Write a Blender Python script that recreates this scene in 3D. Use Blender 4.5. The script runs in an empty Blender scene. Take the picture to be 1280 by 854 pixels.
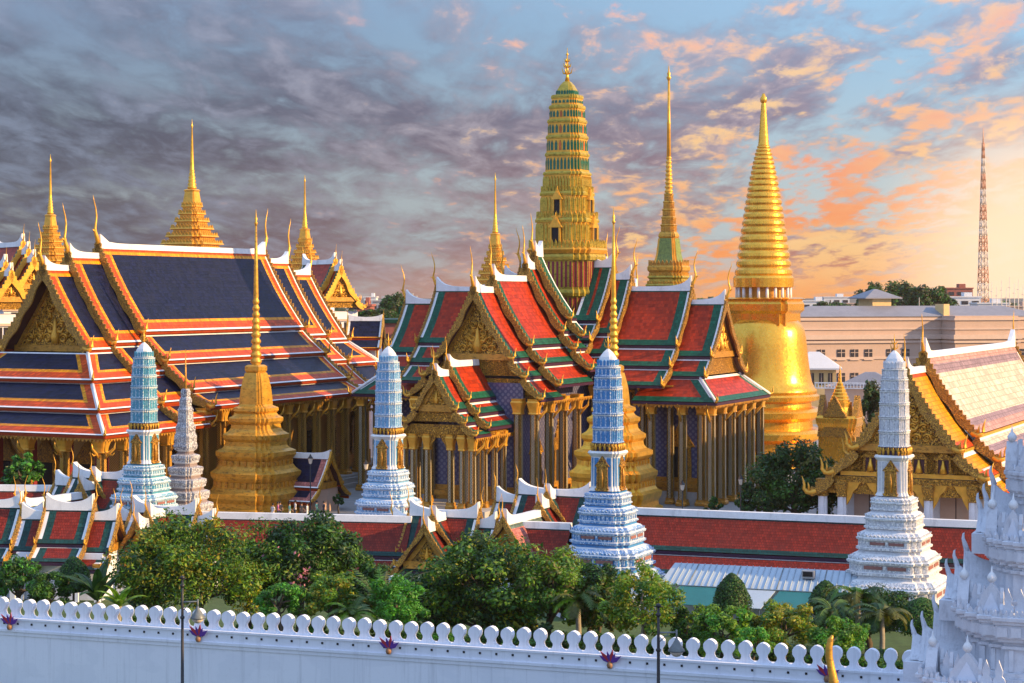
import bpy, math, random
import numpy as np
from mathutils import Vector, Matrix
random.seed(7); rng = np.random.default_rng(11)
C = bpy.context.scene.collection
SC = bpy.context.scene
rad = math.radians

# ------------------------------------------------------------------ camera, sky, sun, exposure
F, HC, HY = 2400.0, 22.0, 369.0            # focal length in photo pixels, eye height, horizon row
def at(px, py, D):                         # photo reading -> metres, D metres in front of the eye
    return Vector(((px - 640) * D / F, D, HC - (py - HY) * D / F))

cam = bpy.data.cameras.new('camera'); camo = bpy.data.objects.new('camera', cam); C.objects.link(camo)
camo.location = (0, 0, HC); camo.rotation_euler = (rad(90), 0, 0)
cam.sensor_width = 36; cam.lens = 36 * F / 1280; cam.shift_y = -58 / 1280; cam.clip_end = 30000; cam.clip_start = 1
SC.camera = camo
SC.view_settings.view_transform = 'Standard'; SC.view_settings.look = 'None'
SC.view_settings.gamma = 1; SC.view_settings.use_curve_mapping = False
SC.view_settings.exposure = 0.62
SC.cycles.max_bounces = 6; SC.cycles.transparent_max_bounces = 6; SC.cycles.volume_bounces = 0

SUN_AZ, SUN_EL = 106.0, 21.0                # degrees to the right of the view, degrees above the horizon
sl = bpy.data.lights.new('sun', 'SUN'); slo = bpy.data.objects.new('sun', sl); C.objects.link(slo)
sl.energy = 5.0; sl.angle = rad(0.6); sl.color = (1.0, 0.66, 0.30)
sd = Vector((math.sin(rad(SUN_AZ)) * math.cos(rad(SUN_EL)), math.cos(rad(SUN_AZ)) * math.cos(rad(SUN_EL)), math.sin(rad(SUN_EL))))
slo.rotation_euler = sd.to_track_quat('Z', 'Y').to_euler()

world = bpy.data.worlds.new('World'); SC.world = world; world.use_nodes = True
NT = world.node_tree; NT.nodes.clear()
class G:                                   # tiny node-writing helper
    def __init__(s, nt): s.nt = nt
    def n(s, t, **k):
        x = s.nt.nodes.new(t)
        for a, b in k.items(): setattr(x, a, b)
        return x
    def put(s, sock, v):
        if isinstance(v, bpy.types.NodeSocket): s.nt.links.new(v, sock)
        elif v is not None: sock.default_value = v
    def m(s, op, a, b=None, c=None, clamp=False):
        x = s.n('ShaderNodeMath', operation=op, use_clamp=clamp)
        for i, v in enumerate((a, b, c)):
            if v is not None: s.put(x.inputs[i], v)
        return x.outputs[0]
    def step(s, v, lo, hi, a=0.0, b=1.0):
        x = s.n('ShaderNodeMapRange', interpolation_type='SMOOTHSTEP')
        s.put(x.inputs[0], v); s.put(x.inputs[1], lo); s.put(x.inputs[2], hi); s.put(x.inputs[3], a); s.put(x.inputs[4], b)
        return x.outputs[0]
    def mix(s, f, a, b, mode='MIX'):
        x = s.n('ShaderNodeMix', data_type='RGBA', blend_type=mode)
        s.put(x.inputs[0], f)
        for i, v in ((6, a), (7, b)):
            if isinstance(v, tuple): v = (v + (1.0,))[:4]
            s.put(x.inputs[i], v)
        return x.outputs[2]
    def noise(s, vec, scale, detail=4, rough=.55, dist=0.0):
        x = s.n('ShaderNodeTexNoise'); s.put(x.inputs['Vector'], vec)
        x.inputs['Scale'].default_value = scale; x.inputs['Detail'].default_value = detail
        x.inputs['Roughness'].default_value = rough; x.inputs['Distortion'].default_value = dist
        return x.outputs['Fac']
    def map(s, vec, loc=(0, 0, 0), rot=(0, 0, 0), sc=(1, 1, 1)):
        x = s.n('ShaderNodeMapping'); s.put(x.inputs[0], vec)
        x.inputs[1].default_value = loc; x.inputs[2].default_value = rot; x.inputs[3].default_value = sc
        return x.outputs[0]
g = G(NT)
tc = g.n('ShaderNodeTexCoord').outputs['Generated']
sky = g.n('ShaderNodeTexSky', sky_type='NISHITA'); sky.sun_disc = False
sky.sun_elevation = rad(SUN_EL); sky.sun_rotation = rad(SUN_AZ); sky.air_density = 1.2; sky.dust_density = 2.0; sky.altitude = 20
sep = g.n('ShaderNodeSeparateXYZ'); NT.links.new(tc, sep.inputs[0])
dx, dy, dz = sep.outputs
den = g.m('ADD', g.m('MAXIMUM', dz, 0.0), 0.13)
cx_ = g.m('DIVIDE', dx, den); cy_ = g.m('DIVIDE', dy, den)
cmb = g.n('ShaderNodeCombineXYZ'); NT.links.new(cx_, cmb.inputs[0]); NT.links.new(cy_, cmb.inputs[1])
P = cmb.outputs[0]
azf = g.step(g.m('DIVIDE', dx, g.m('MAXIMUM', g.m('ABSOLUTE', dy), .05)), -0.27, 0.27)    # 0 at the left of the view, 1 at the right
elv = g.m('MAXIMUM', dz, 0.0)
# clear sky: the Nishita sky with a paler, hazier veil low down
K = 10.0
def col(r, gg, b):                          # sRGB 0..255 -> world colour at strength .1
    f = lambda c: ((c / 255 + .055) / 1.055) ** 2.4 if c > 10 else c / 255 / 12.92
    return (f(r) * K * .655, f(gg) * K * .655, f(b) * K * .655)
hi = g.mix(azf, col(52, 92, 134), col(138, 194, 232))
lo = g.mix(azf, col(140, 156, 172), col(200, 216, 222))
veil = g.mix(g.step(elv, .03, .15), lo, hi)
base = g.mix(.80, sky.outputs[0], veil)
# broad grey cloud deck
n_big = g.noise(g.map(P, (3.1, 1.7, 0), (0, 0, rad(-14)), (1.5, .62, 1)), 1.25, 7, .60, .35)
n_mid = g.noise(g.map(P, (0.4, 5.2, 0), (0, 0, rad(-16)), (1.6, .66, 1)), 4.2, 6, .60, .45)
n_fine = g.noise(g.map(P, (7.4, 2.2, 0), (0, 0, rad(-16)), (1.35, .62, 1)), 9.5, 9, .60, .25)
dens = g.m('ADD', g.m('MULTIPLY', n_big, .62), g.m('MULTIPLY', n_mid, .42))
cover = g.m('SUBTRACT', .62, g.m('MULTIPLY', azf, -.0))
thr_lo = g.m('ADD', g.m('MULTIPLY', azf, .078), .375)
thr_lo = g.m('ADD', thr_lo, g.m('MULTIPLY', g.step(elv, .10, .17), .05))
deck = g.step(dens, thr_lo, g.m('ADD', thr_lo, .17))
dark = g.mix(azf, col(42, 46, 66), col(126, 112, 136))
dark = g.mix(g.step(elv, .11, .0), dark, g.mix(azf, col(82, 78, 92), col(184, 104, 90)))
light = g.mix(azf, col(114, 126, 148), col(214, 186, 184))
deckc = g.mix(g.step(g.m('ADD', g.m('MULTIPLY', n_mid, .72), g.m('MULTIPLY', n_fine, .28)), .42, .66), dark, light)
skyc = g.mix(g.m('MULTIPLY', deck, .92), base, deckc)
# small lit cloudlets, warm, mostly to the right and low
puff = g.m('ADD', g.m('MULTIPLY', n_fine, .52), g.m('MULTIPLY', n_mid, .48))
pt = g.m('SUBTRACT', .620, g.m('MULTIPLY', azf, .145))
pt = g.m('SUBTRACT', pt, g.m('MULTIPLY', g.step(elv, .11, .01), g.m('MULTIPLY', g.step(azf, .25, .9), .075)))
pf = g.step(puff, pt, g.m('ADD', pt, .12))
warm = g.mix(g.step(elv, .0, .13), col(255, 150, 62), col(255, 168, 136))
warm = g.mix(g.step(n_big, .35, .65), warm, col(255, 206, 138))
skyc = g.mix(g.m('MULTIPLY', pf, g.step(azf, .15, .62, .16, .94)), skyc, warm)
# low bank of warm light at the horizon, strongest to the right where the sun is
hz = g.step(elv, .032, -.005)
hzc = g.mix(g.step(azf, .1, .7), col(182, 158, 156), col(255, 168, 92))
skyc = g.mix(g.m('MULTIPLY', hz, g.m('ADD', g.m('MULTIPLY', azf, .34), .36)), skyc, hzc)
gd = Vector((.272, .962, .012)).normalized()
dt = g.n('ShaderNodeVectorMath', operation='DOT_PRODUCT'); NT.links.new(tc, dt.inputs[0]); dt.inputs[1].default_value = gd
glow = g.m('POWER', g.step(dt.outputs['Value'], .9935, 1.0), 2.0)
skyc = g.mix(g.m('MULTIPLY', glow, .92), skyc, (8.8, 6.1, 4.1))
# unseen sky behind and above the eye: pale blue, brightened to fill the shade
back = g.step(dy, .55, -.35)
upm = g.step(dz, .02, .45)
fill_sky = g.mix(g.step(dz, .0, .6), (4.7, 5.7, 8.0), (4.0, 5.8, 9.4))
skyc = g.mix(g.m('MULTIPLY', g.m('MAXIMUM', back, upm), .88), skyc, fill_sky)
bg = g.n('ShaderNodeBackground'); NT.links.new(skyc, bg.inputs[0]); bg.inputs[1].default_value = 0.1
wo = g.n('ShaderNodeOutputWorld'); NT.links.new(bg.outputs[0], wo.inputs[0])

# ------------------------------------------------------------------ materials
M = {}
def newmat(name):
    m = bpy.data.materials.new(name); m.use_nodes = True
    nt = m.node_tree; gg = G(nt); b = nt.nodes['Principled BSDF']; M[name] = m
    return m, gg, b
def plain(name, c, rough=.6, metal=0.0, var=.22, scale=1.2, bump=0.0, bscale=9, spec=None, dirt=None, dscale=.35):
    m, gg, b = newmat(name)
    ob = gg.n('ShaderNodeTexCoord').outputs['Object']
    n = gg.noise(ob, scale, 5)
    n2 = gg.noise(ob, scale * 7, 3)
    f = gg.m('ADD', gg.m('MULTIPLY', n, .6), gg.m('MULTIPLY', n2, .4))
    f = gg.step(f, .3, .7)
    a = tuple(x * (1 - var) for x in c); h = tuple(min(1, x * (1 + var * .6)) for x in c)
    colr = gg.mix(f, a, h)
    if dirt:
        mp = gg.map(ob, sc=(1, 1, .3))
        d = gg.step(gg.noise(mp, dscale * 3, 6, .65), .52, .74)
        colr = gg.mix(gg.m('MULTIPLY', d, .55), colr, dirt)
    gg.put(b.inputs['Base Color'], colr)
    b.inputs['Roughness'].default_value = rough; b.inputs['Metallic'].default_value = metal
    if spec is not None: b.inputs['Specular IOR Level'].default_value = spec
    if bump:
        bn = gg.n('ShaderNodeBump'); bn.inputs['Strength'].default_value = bump; bn.inputs['Distance'].default_value = .05
        gg.put(bn.inputs['Height'], gg.noise(ob, bscale, 4)); gg.put(b.inputs['Normal'], bn.outputs[0])
    return m
def tile(name, c, rough=.42, w=.36, h=.40, var=.30, mort=.40):
    m, gg, b = newmat(name)
    t = gg.n('ShaderNodeTexCoord')
    br = gg.n('ShaderNodeTexBrick'); gg.put(br.inputs['Vector'], t.outputs['UV'])
    br.inputs['Scale'].default_value = 1; br.inputs['Brick Width'].default_value = w; br.inputs['Row Height'].default_value = h
    br.inputs['Mortar Size'].default_value = .022; br.inputs['Mortar Smooth'].default_value = .4; br.inputs['Bias'].default_value = 0
    br.inputs['Color1'].default_value = tuple(x * (1 - var) for x in c) + (1,)
    br.inputs['Color2'].default_value = tuple(min(1, x * (1 + var)) for x in c) + (1,)
    br.inputs['Mortar'].default_value = tuple(x * mort for x in c) + (1,)
    ns = gg.step(gg.noise(gg.map(t.outputs['Object'], sc=(1, 1, .5)), .8, 6, .62), .35, .75)
    colr = gg.mix(gg.m('MULTIPLY', ns, .6), br.outputs['Color'], tuple(x * .50 + .010 for x in c))
    gg.put(b.inputs['Base Color'], colr); b.inputs['Roughness'].default_value = rough; b.inputs['Specular IOR Level'].default_value = .16
    bn = gg.n('ShaderNodeBump'); bn.inputs['Strength'].default_value = .6; bn.inputs['Distance'].default_value = .05; bn.invert = True
    gg.put(bn.inputs['Height'], br.outputs['Fac']); gg.put(b.inputs['Normal'], bn.outputs[0])
    return m
def ornate(name, gold, darkc, scale=3.0, metal=.28, rough=.38, lo=.18, hi=.42):
    m, gg, b = newmat(name)
    ob = gg.n('ShaderNodeTexCoord').outputs['Object']
    w = gg.n('ShaderNodeTexVoronoi', feature='SMOOTH_F1'); gg.put(w.inputs['Vector'], ob); w.inputs['Scale'].default_value = scale * .55
    ns = gg.noise(ob, scale * .8, 2, .5, 1.8)
    v = gg.m('ADD', gg.m('MULTIPLY', w.outputs['Distance'], 1.0), gg.m('MULTIPLY', ns, .9))
    f = gg.step(gg.m('ABSOLUTE', gg.m('SINE', gg.m('MULTIPLY', v, 17.0))), lo + .12, hi + .42)
    sp = gg.step(gg.noise(ob, scale * 3.2, 2), .36, .60)
    f = gg.m('MULTIPLY', gg.m('SUBTRACT', 1.0, f), gg.m('ADD', .55, gg.m('MULTIPLY', sp, .6)), clamp=True)
    gg.put(b.inputs['Base Color'], gg.mix(f, gold, darkc))
    gg.put(b.inputs['Metallic'], gg.m('MULTIPLY', gg.m('SUBTRACT', 1.0, f), metal))
    b.inputs['Roughness'].default_value = rough
    bn = gg.n('ShaderNodeBump'); bn.inputs['Strength'].default_value = 1.0; bn.inputs['Distance'].default_value = .16
    gg.put(bn.inputs['Height'], gg.m('SUBTRACT', 1.0, f)); gg.put(b.inputs['Normal'], bn.outputs[0])
    return m
def goldm(name, c, metal=.75, rough=.3, tile_s=0.0, var=.25, darkc=None):
    m, gg, b = newmat(name)
    ob = gg.n('ShaderNodeTexCoord').outputs['Object']
    f = gg.step(gg.noise(ob, 1.6, 5, .6), .32, .7)
    a = tuple(x * (1 - var) for x in c)
    colr = gg.mix(f, a, c)
    if darkc:
        d = gg.step(gg.noise(gg.map(ob, sc=(1, 1, 2.2)), 2.6, 6, .68), .50, .68)
        colr = gg.mix(gg.m('MULTIPLY', d, .75), colr, darkc)
    gg.put(b.inputs['Base Color'], colr); b.inputs['Metallic'].default_value = metal
    gg.put(b.inputs['Roughness'], gg.m('ADD', rough, gg.m('MULTIPLY', gg.noise(ob, 3.0, 4), .14)))
    bn = gg.n('ShaderNodeBump'); bn.inputs['Strength'].default_value = .35; bn.inputs['Distance'].default_value = .05
    gg.put(bn.inputs['Height'], gg.noise(ob, 7.0, 4, .6)); gg.put(b.inputs['Normal'], bn.outputs[0])
    return m
def glaze(name, white, blue, scale=5.0, amount=.5):
    m, gg, b = newmat(name)
    ob = gg.n('ShaderNodeTexCoord').outputs['Object']
    v = gg.n('ShaderNodeTexVoronoi'); gg.put(v.inputs['Vector'], gg.map(ob, sc=(1, 1, .8))); v.inputs['Scale'].default_value = scale
    f = gg.step(v.outputs['Distance'], .22 + .3 * (1 - amount), .50 + .3 * (1 - amount))
    big = gg.step(gg.noise(ob, 1.1, 5, .65), .35, .70)
    f = gg.m('MULTIPLY', f, gg.m('ADD', .55, gg.m('MULTIPLY', big, .45)))
    c = gg.mix(f, white, blue)
    d = gg.step(gg.noise(gg.map(ob, sc=(1, 1, .35)), 1.3, 6, .7), .56, .76)
    c = gg.mix(gg.m('MULTIPLY', d, .5), c, tuple(x * .45 for x in white))
    gg.put(b.inputs['Base Color'], c); b.inputs['Roughness'].default_value = .38
    bn = gg.n('ShaderNodeBump'); bn.inputs['Strength'].default_value = .5; bn.inputs['Distance'].default_value = .04; bn.invert = True
    gg.put(bn.inputs['Height'], f); gg.put(b.inputs['Normal'], bn.outputs[0])
    return m
def lattice(name, c1, c2, s=2.6, thr=.35):
    m, gg, b = newmat(name)
    ob = gg.n('ShaderNodeTexCoord').outputs['Object']
    sp = gg.n('ShaderNodeSeparateXYZ'); gg.put(sp.inputs[0], ob)
    u = gg.m('ADD', sp.outputs[0], sp.outputs[1]); z = sp.outputs[2]
    a = gg.m('SINE', gg.m('MULTIPLY', gg.m('ADD', u, z), s * 2.2)); bb = gg.m('SINE', gg.m('MULTIPLY', gg.m('SUBTRACT', u, z), s * 2.2))
    f = gg.step(gg.m('ABSOLUTE', gg.m('MULTIPLY', a, bb)), thr, thr + .3)
    c = gg.mix(f, c1, c2)
    gg.put(b.inputs['Base Color'], gg.mix(gg.m('MULTIPLY', gg.step(gg.noise(ob, .5, 5), .4, .7), .4), c, tuple(x * .6 for x in c1)))
    b.inputs['Roughness'].default_value = .3; b.inputs['Metallic'].default_value = .15
    return m
def leafm(name, c, trans=.35):
    m, gg, b = newmat(name)
    nt = m.node_tree
    ge = gg.n('ShaderNodeNewGeometry')
    f = ge.outputs['Random Per Island']
    colr = gg.mix(f, tuple(x * .62 for x in c), tuple(x * 1.35 for x in c))
    gg.put(b.inputs['Base Color'], colr); b.inputs['Roughness'].default_value = .5
    tr = gg.n('ShaderNodeBsdfTranslucent'); gg.put(tr.inputs[0], gg.mix(.5, colr, (c[0] * 1.6, c[1] * 1.4, c[2] * .5)))
    mx = gg.n('ShaderNodeMixShader'); mx.inputs[0].default_value = trans
    nt.links.new(b.outputs[0], mx.inputs[1]); nt.links.new(tr.outputs[0], mx.inputs[2])
    nt.links.new(mx.outputs[0], nt.nodes['Material Output'].inputs[0])
    return m
# limewashed outer wall: rain streaks, patches of newer paint, grime near the foot
m, gg, b = newmat('wall_paint')
ob = gg.n('ShaderNodeTexCoord').outputs['Object']
st = gg.step(gg.noise(gg.map(ob, sc=(2.6, 2.6, .10)), 1.0, 6, .7), .50, .74)
pa = gg.step(gg.noise(gg.map(ob, sc=(.30, .30, .5)), 1.0, 3, .5), .52, .56)
fi = gg.noise(ob, 5.0, 5, .6)
c_ = gg.mix(gg.m('MULTIPLY', st, .42), (.76, .78, .84), (.40, .42, .47))
c_ = gg.mix(gg.m('MULTIPLY', pa, .35), c_, (.66, .69, .76)); c_ = gg.mix(gg.m('MULTIPLY', gg.step(fi, .55, .8), .25), c_, (.52, .53, .56))
gg.put(b.inputs['Base Color'], c_); b.inputs['Roughness'].default_value = .65
bn = gg.n('ShaderNodeBump'); bn.inputs['Strength'].default_value = .25; bn.inputs['Distance'].default_value = .03; gg.put(bn.inputs['Height'], fi); gg.put(b.inputs['Normal'], bn.outputs[0])
# gilt mosaic: small tesserae of unequal polish
m, gg, b = newmat('gold_leaf')
ob = gg.n('ShaderNodeTexCoord').outputs['Object']
vo = gg.n('ShaderNodeTexVoronoi'); gg.put(vo.inputs['Vector'], ob); vo.inputs['Scale'].default_value = 4.5
sr = gg.n('ShaderNodeSeparateColor'); gg.put(sr.inputs[0], vo.outputs['Color'])
lo_ = gg.step(gg.noise(gg.map(ob, sc=(1, 1, .35)), .7, 6, .65), .42, .72)
c_ = gg.mix(sr.outputs[0], (.86, .44, .045), (.95, .52, .065)); c_ = gg.mix(gg.m('MULTIPLY', lo_, .45), c_, (.50, .23, .03))
gg.put(b.inputs['Base Color'], c_); b.inputs['Metallic'].default_value = .72
gg.put(b.inputs['Roughness'], gg.m('ADD', .16, gg.m('ADD', gg.m('MULTIPLY', sr.outputs[1], .12), gg.m('MULTIPLY', lo_, .14))))
bn = gg.n('ShaderNodeBump'); bn.inputs['Strength'].default_value = .18; bn.inputs['Distance'].default_value = .02; gg.put(bn.inputs['Height'], sr.outputs[2]); gg.put(b.inputs['Normal'], bn.outputs[0])
# roof tiles
tile('tile_red', (.40, .034, .008), mort=.6, var=.35); tile('tile_green', (.012, .105, .060)); tile('tile_navy', (.0065, .0085, .036), rough=.40, var=.5)
tile('tile_orange', (.62, .075, .008)); tile('tile_yellow', (.80, .30, .008)); tile('tile_brick', (.235, .024, .013), w=.2, h=.26)
tile('tile_dark_green', (.012, .060, .055)); tile('tile_pink', (.50, .17, .14), w=.3, h=.34); tile('tile_grey_green', (.13, .19, .16), w=.3, h=.34)
tile('tile_pale_yellow', (.66, .54, .40), w=.5, h=.6); tile('tile_rose', (.56, .30, .25), w=.34, h=.42); tile('tile_mauve', (.30, .20, .22), w=.34, h=.42)
plain('mortar_white', (.80, .80, .79), .55, var=.10, dirt=(.42, .42, .42))
plain('white_wall', (.73, .76, .84), .62, var=.06, scale=.5, dirt=(.50, .51, .54), bump=.12, bscale=3)
plain('white_relief', (.77, .77, .77), .55, var=.10, scale=2, dirt=(.40, .40, .40), bump=.2, bscale=7); plain('stucco', (.64, .66, .71), .7, var=.10, scale=1.5, dirt=(.26, .26, .29), bump=.04, bscale=12, dscale=1.0)
plain('maroon', (.060, .012, .018), .5); plain('purple_dark', (.045, .012, .040), .45); plain('red_paint', (.23, .018, .022), .5)
plain('crimson', (.26, .012, .045), .45)
goldm('gold', (.88, .45, .05), .42, .34); 
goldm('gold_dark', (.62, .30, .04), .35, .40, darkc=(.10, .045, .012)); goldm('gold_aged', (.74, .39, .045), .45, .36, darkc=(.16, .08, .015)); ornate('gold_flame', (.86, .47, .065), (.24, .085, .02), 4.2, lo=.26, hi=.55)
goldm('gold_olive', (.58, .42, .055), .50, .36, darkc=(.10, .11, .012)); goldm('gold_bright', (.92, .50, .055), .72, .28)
ornate('pediment_gold', (.80, .42, .055), (.055, .016, .012), 2.3); ornate('pediment_dark', (.55, .32, .07), (.03, .015, .03), 3.0)
ornate('gold_carved', (.84, .43, .05), (.17, .055, .010), 3.4, lo=.25, hi=.55)
ornate('gold_pillar', (.78, .44, .075), (.22, .09, .02), 5.0, lo=.3, hi=.65)
lattice('mosaic_violet', (.085, .090, .20), (.20, .20, .29), 2.4); lattice('mosaic_pale', (.26, .23, .17), (.52, .42, .24), 5)
lattice('mosaic_gold', (.62, .34, .06), (.22, .09, .02), 6)
glaze('glaze_white', (.80, .80, .80), (.40, .41, .46), 8, .45); glaze('glaze_blue', (.66, .74, .82), (.04, .21, .52), 8, .80)
glaze('glaze_pale', (.70, .77, .84), (.10, .31, .58), 8, .66); glaze('glaze_teal', (.62, .74, .79), (.03, .26, .43), 8, .76)
glaze('glaze_stripe', (.62, .62, .63), (.10, .10, .14), 8, .70)
plain('blue_panel', (.05, .23, .52), .35, var=.3, scale=5); plain('pale_panel', (.17, .38, .60), .35, var=.3, scale=5)
plain('teal_panel', (.08, .30, .42), .35, var=.3, scale=5); plain('white_panel', (.60, .61, .65), .45, var=.2, scale=5)
plain('green_glass', (.010, .13, .075), .25, var=.35, scale=5); plain('green_moss', (.20, .26, .04), .35, var=.5, scale=4)
plain('orange_niche', (.55, .13, .02), .4, var=.3); plain('stripe_red', (.30, .13, .11), .5); plain('stripe_grey', (.26, .20, .19), .5)
plain('dark_void', (.012, .011, .014), .8); plain('window_dark', (.035, .028, .030), .25)
plain('stone', (.42, .40, .37), .8, var=.2, bump=.2); plain('paving', (.28, .27, .26), .85, var=.2, scale=.6)
plain('asphalt', (.05, .05, .052), .9, var=.25, scale=.7); plain('grass', (.055, .10, .022), .9, var=.4, scale=1.5)
plain('earth', (.13, .12, .10), .95, var=.35, scale=.02); plain('bark', (.10, .075, .052), .9, var=.3, bump=.5)
plain('bark_pale', (.30, .26, .20), .9, var=.3, bump=.4)
plain('cream', (.50, .345, .26), .7, var=.08, scale=.25, dirt=(.40, .33, .27)); plain('cream_trim', (.56, .41, .32), .7, var=.08)
plain('roof_slate', (.22, .22, .25), .6, var=.15, scale=.4); plain('city_white', (.66, .66, .66), .7, var=.1, scale=.1)
plain('city_grey', (.38, .37, .37), .75, var=.15, scale=.1); plain('city_red', (.33, .10, .07), .7, var=.2)
plain('yellow_wall', (.72, .50, .22), .7, var=.1); plain('black_iron', (.020, .019, .022), .45); plain('lamp_metal', (.16, .18, .18), .4)
plain('lamp_glass', (.70, .60, .48), .25); plain('teal_awning', (.015, .15, .15), .5, var=.12); plain('white_awning', (.40, .48, .55), .5, var=.08, dirt=(.45, .5, .52))
plain('ribbon_purple', (.10, .03, .28), .6); plain('ribbon_red', (.45, .03, .05), .6); plain('ribbon_orange', (.26, .13, .06), .6)
plain('steel_red', (.66, .34, .20), .5); plain('steel_pale', (.72, .62, .52), .5); plain('pillar_white', (.74, .75, .78), .5, var=.1)  # mast steel paled towards orange: distance haze is put into the colour
plain('skin', (.42, .24, .16), .55); plain('cloth_white', (.7, .7, .7), .8); plain('cloth_dark', (.03, .035, .06), .8)
plain('cloth_pink', (.62, .16, .34), .8); plain('cloth_teal', (.06, .22, .26), .8); plain('hair_black', (.012, .010, .010), .6)
for nm, c in (('leaf_dark', (.020, .068, .012)), ('leaf_mid', (.055, .165, .014)), ('leaf_lime', (.150, .285, .010)),
              ('leaf_fresh', (.070, .290, .018)), ('leaf_gold', (.270, .260, .010)), ('leaf_far', (.075, .085, .022)), ('leaf_palm', (.080, .150, .020)), ('leaf_olive', (.120, .130, .022))):
    leafm(nm, c)
leafm('petal_pink', (.55, .22, .30), .3)
# ------------------------------------------------------------------ mesh writing
class MB:
    def __init__(s): s.v = []; s.f = []; s.mi = []; s.sm = []; s.uv = []; s.mats = []
    def idx(s, m):
        if m not in s.mats: s.mats.append(m)
        return s.mats.index(m)
    def add(s, vs, fs, mat, smooth=False, uvs=None):
        o = len(s.v); s.v.extend([tuple(v) for v in vs])
        for k, f in enumerate(fs):
            s.f.append([o + i for i in f]); mm = mat[k] if isinstance(mat, list) else mat
            s.mi.append(s.idx(mm)); s.sm.append(smooth)
            s.uv.append(uvs[k] if uvs else [(0, 0)] * len(f))
    def face(s, pts, mat, uv=None): s.add(pts, [list(range(len(pts)))], mat, False, [uv] if uv else None)
    def box(s, c, d, mat, rz=0.0, taper=1.0):
        cs, sn = math.cos(rz), math.sin(rz); out = []
        for z, k in ((-1, 1), (1, taper)):
            for x, y in ((-1, -1), (1, -1), (1, 1), (-1, 1)):
                a, b = x * d[0] / 2 * k, y * d[1] / 2 * k
                out.append((c[0] + a * cs - b * sn, c[1] + a * sn + b * cs, c[2] + z * d[2] / 2))
        s.add(out, [[3, 2, 1, 0], [4, 5, 6, 7], [0, 1, 5, 4], [1, 2, 6, 5], [2, 3, 7, 6], [3, 0, 4, 7]], mat)
    def prism(s, poly, n, t, mat, side=None):
        """flat outline (3-D points) thickened by t along n, centred"""
        n = Vector(n).normalized(); k = len(poly)
        a = [Vector(p) - n * t / 2 for p in poly]; b = [Vector(p) + n * t / 2 for p in poly]
        fs = [list(range(k))[::-1], list(range(k, 2 * k))] + [[i, (i + 1) % k, k + (i + 1) % k, k + i] for i in range(k)]
        s.add(a + b, fs, [mat, mat] + [side or mat] * k)
    def strip(s, up, lo, n, t, mat):
        """band between two polylines (same length), thickened"""
        n = Vector(n).normalized(); k = len(up)
        A = [Vector(p) + n * t / 2 for p in up]; B = [Vector(p) + n * t / 2 for p in lo]
        Cc = [Vector(p) - n * t / 2 for p in up]; D = [Vector(p) - n * t / 2 for p in lo]
        fs = []
        for i in range(k - 1):
            fs += [[i, i + 1, k + i + 1, k + i], [2 * k + i + 1, 2 * k + i, 3 * k + i, 3 * k + i + 1],
                   [i, 2 * k + i, 2 * k + i + 1, i + 1], [k + i, k + i + 1, 3 * k + i + 1, 3 * k + i]]
        fs += [[0, k, 3 * k, 2 * k], [k - 1, 3 * k - 1, 4 * k - 1, 2 * k - 1]]
        s.add(A + B + Cc + D, fs, mat)
    def tube(s, pts, rs, mat, n=6, smooth=True, cap=True, flat=1.0, fn=None):
        pts = [Vector(p) for p in pts]; out = []
        for i, p in enumerate(pts):
            d = (pts[min(i + 1, len(pts) - 1)] - pts[max(i - 1, 0)]).normalized()
            a = Vector(fn) if fn else (Vector((0, 0, 1)) if abs(d.z) < .9 else Vector((1, 0, 0)))
            u = (a - d * a.dot(d)).normalized(); w = d.cross(u)
            for k in range(n):
                t = 2 * math.pi * k / n
                out.append(p + u * math.cos(t) * rs[i] * flat + w * math.sin(t) * rs[i])
        fs = [[i * n + k, i * n + (k + 1) % n, (i + 1) * n + (k + 1) % n, (i + 1) * n + k] for i in range(len(pts) - 1) for k in range(n)]
        if cap: fs += [list(range(n))[::-1], list(range((len(pts) - 1) * n, len(pts) * n))]
        s.add(out, fs, mat, smooth)
    def loft(s, plan, prof, mat, smooth=False, c=(0, 0), emat=None, rot=0.0, cap=True):
        """plan: unit outline; prof: (radius, z[, material of the band below-to-here])"""
        k = len(plan); cs, sn = math.cos(rot), math.sin(rot); out = []; fs = []; ms = []
        pl = [(x * cs - y * sn, x * sn + y * cs) for x, y in plan]
        for q in prof:
            for x, y in pl: out.append((c[0] + x * q[0], c[1] + y * q[0], q[1]))
        for i in range(len(prof) - 1):
            mm = prof[i + 1][2] if len(prof[i + 1]) > 2 else mat
            for e in range(k):
                fs.append([i * k + e, i * k + (e + 1) % k, (i + 1) * k + (e + 1) % k, (i + 1) * k + e])
                ms.append(emat[e] if (emat and emat[e] and len(prof[i + 1]) < 3) else mm)
        if cap:
            fs += [list(range(k))[::-1], list(range((len(prof) - 1) * k, len(prof) * k))]
            ms += [mat, prof[-1][2] if len(prof[-1]) > 2 else mat]
        s.add(out, fs, ms, smooth)
    def build(s, name, parent=None, loc=(0, 0, 0), weld=True):
        me = bpy.data.meshes.new(name); me.from_pydata(s.v, [], s.f)
        for m in s.mats: me.materials.append(M[m])
        me.polygons.foreach_set('material_index', s.mi); me.polygons.foreach_set('use_smooth', s.sm)
        u = me.uv_layers.new(name='UVMap'); u.data.foreach_set('uv', [c for q in s.uv for p in q for c in p])
        if weld:
            import bmesh
            bm = bmesh.new(); bm.from_mesh(me); bmesh.ops.remove_doubles(bm, verts=bm.verts, dist=.0008); bm.to_mesh(me); bm.free()
        me.update(); o = bpy.data.objects.new(name, me); C.objects.link(o); o.location = loc
        if parent: o.parent = parent
        return o
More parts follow.
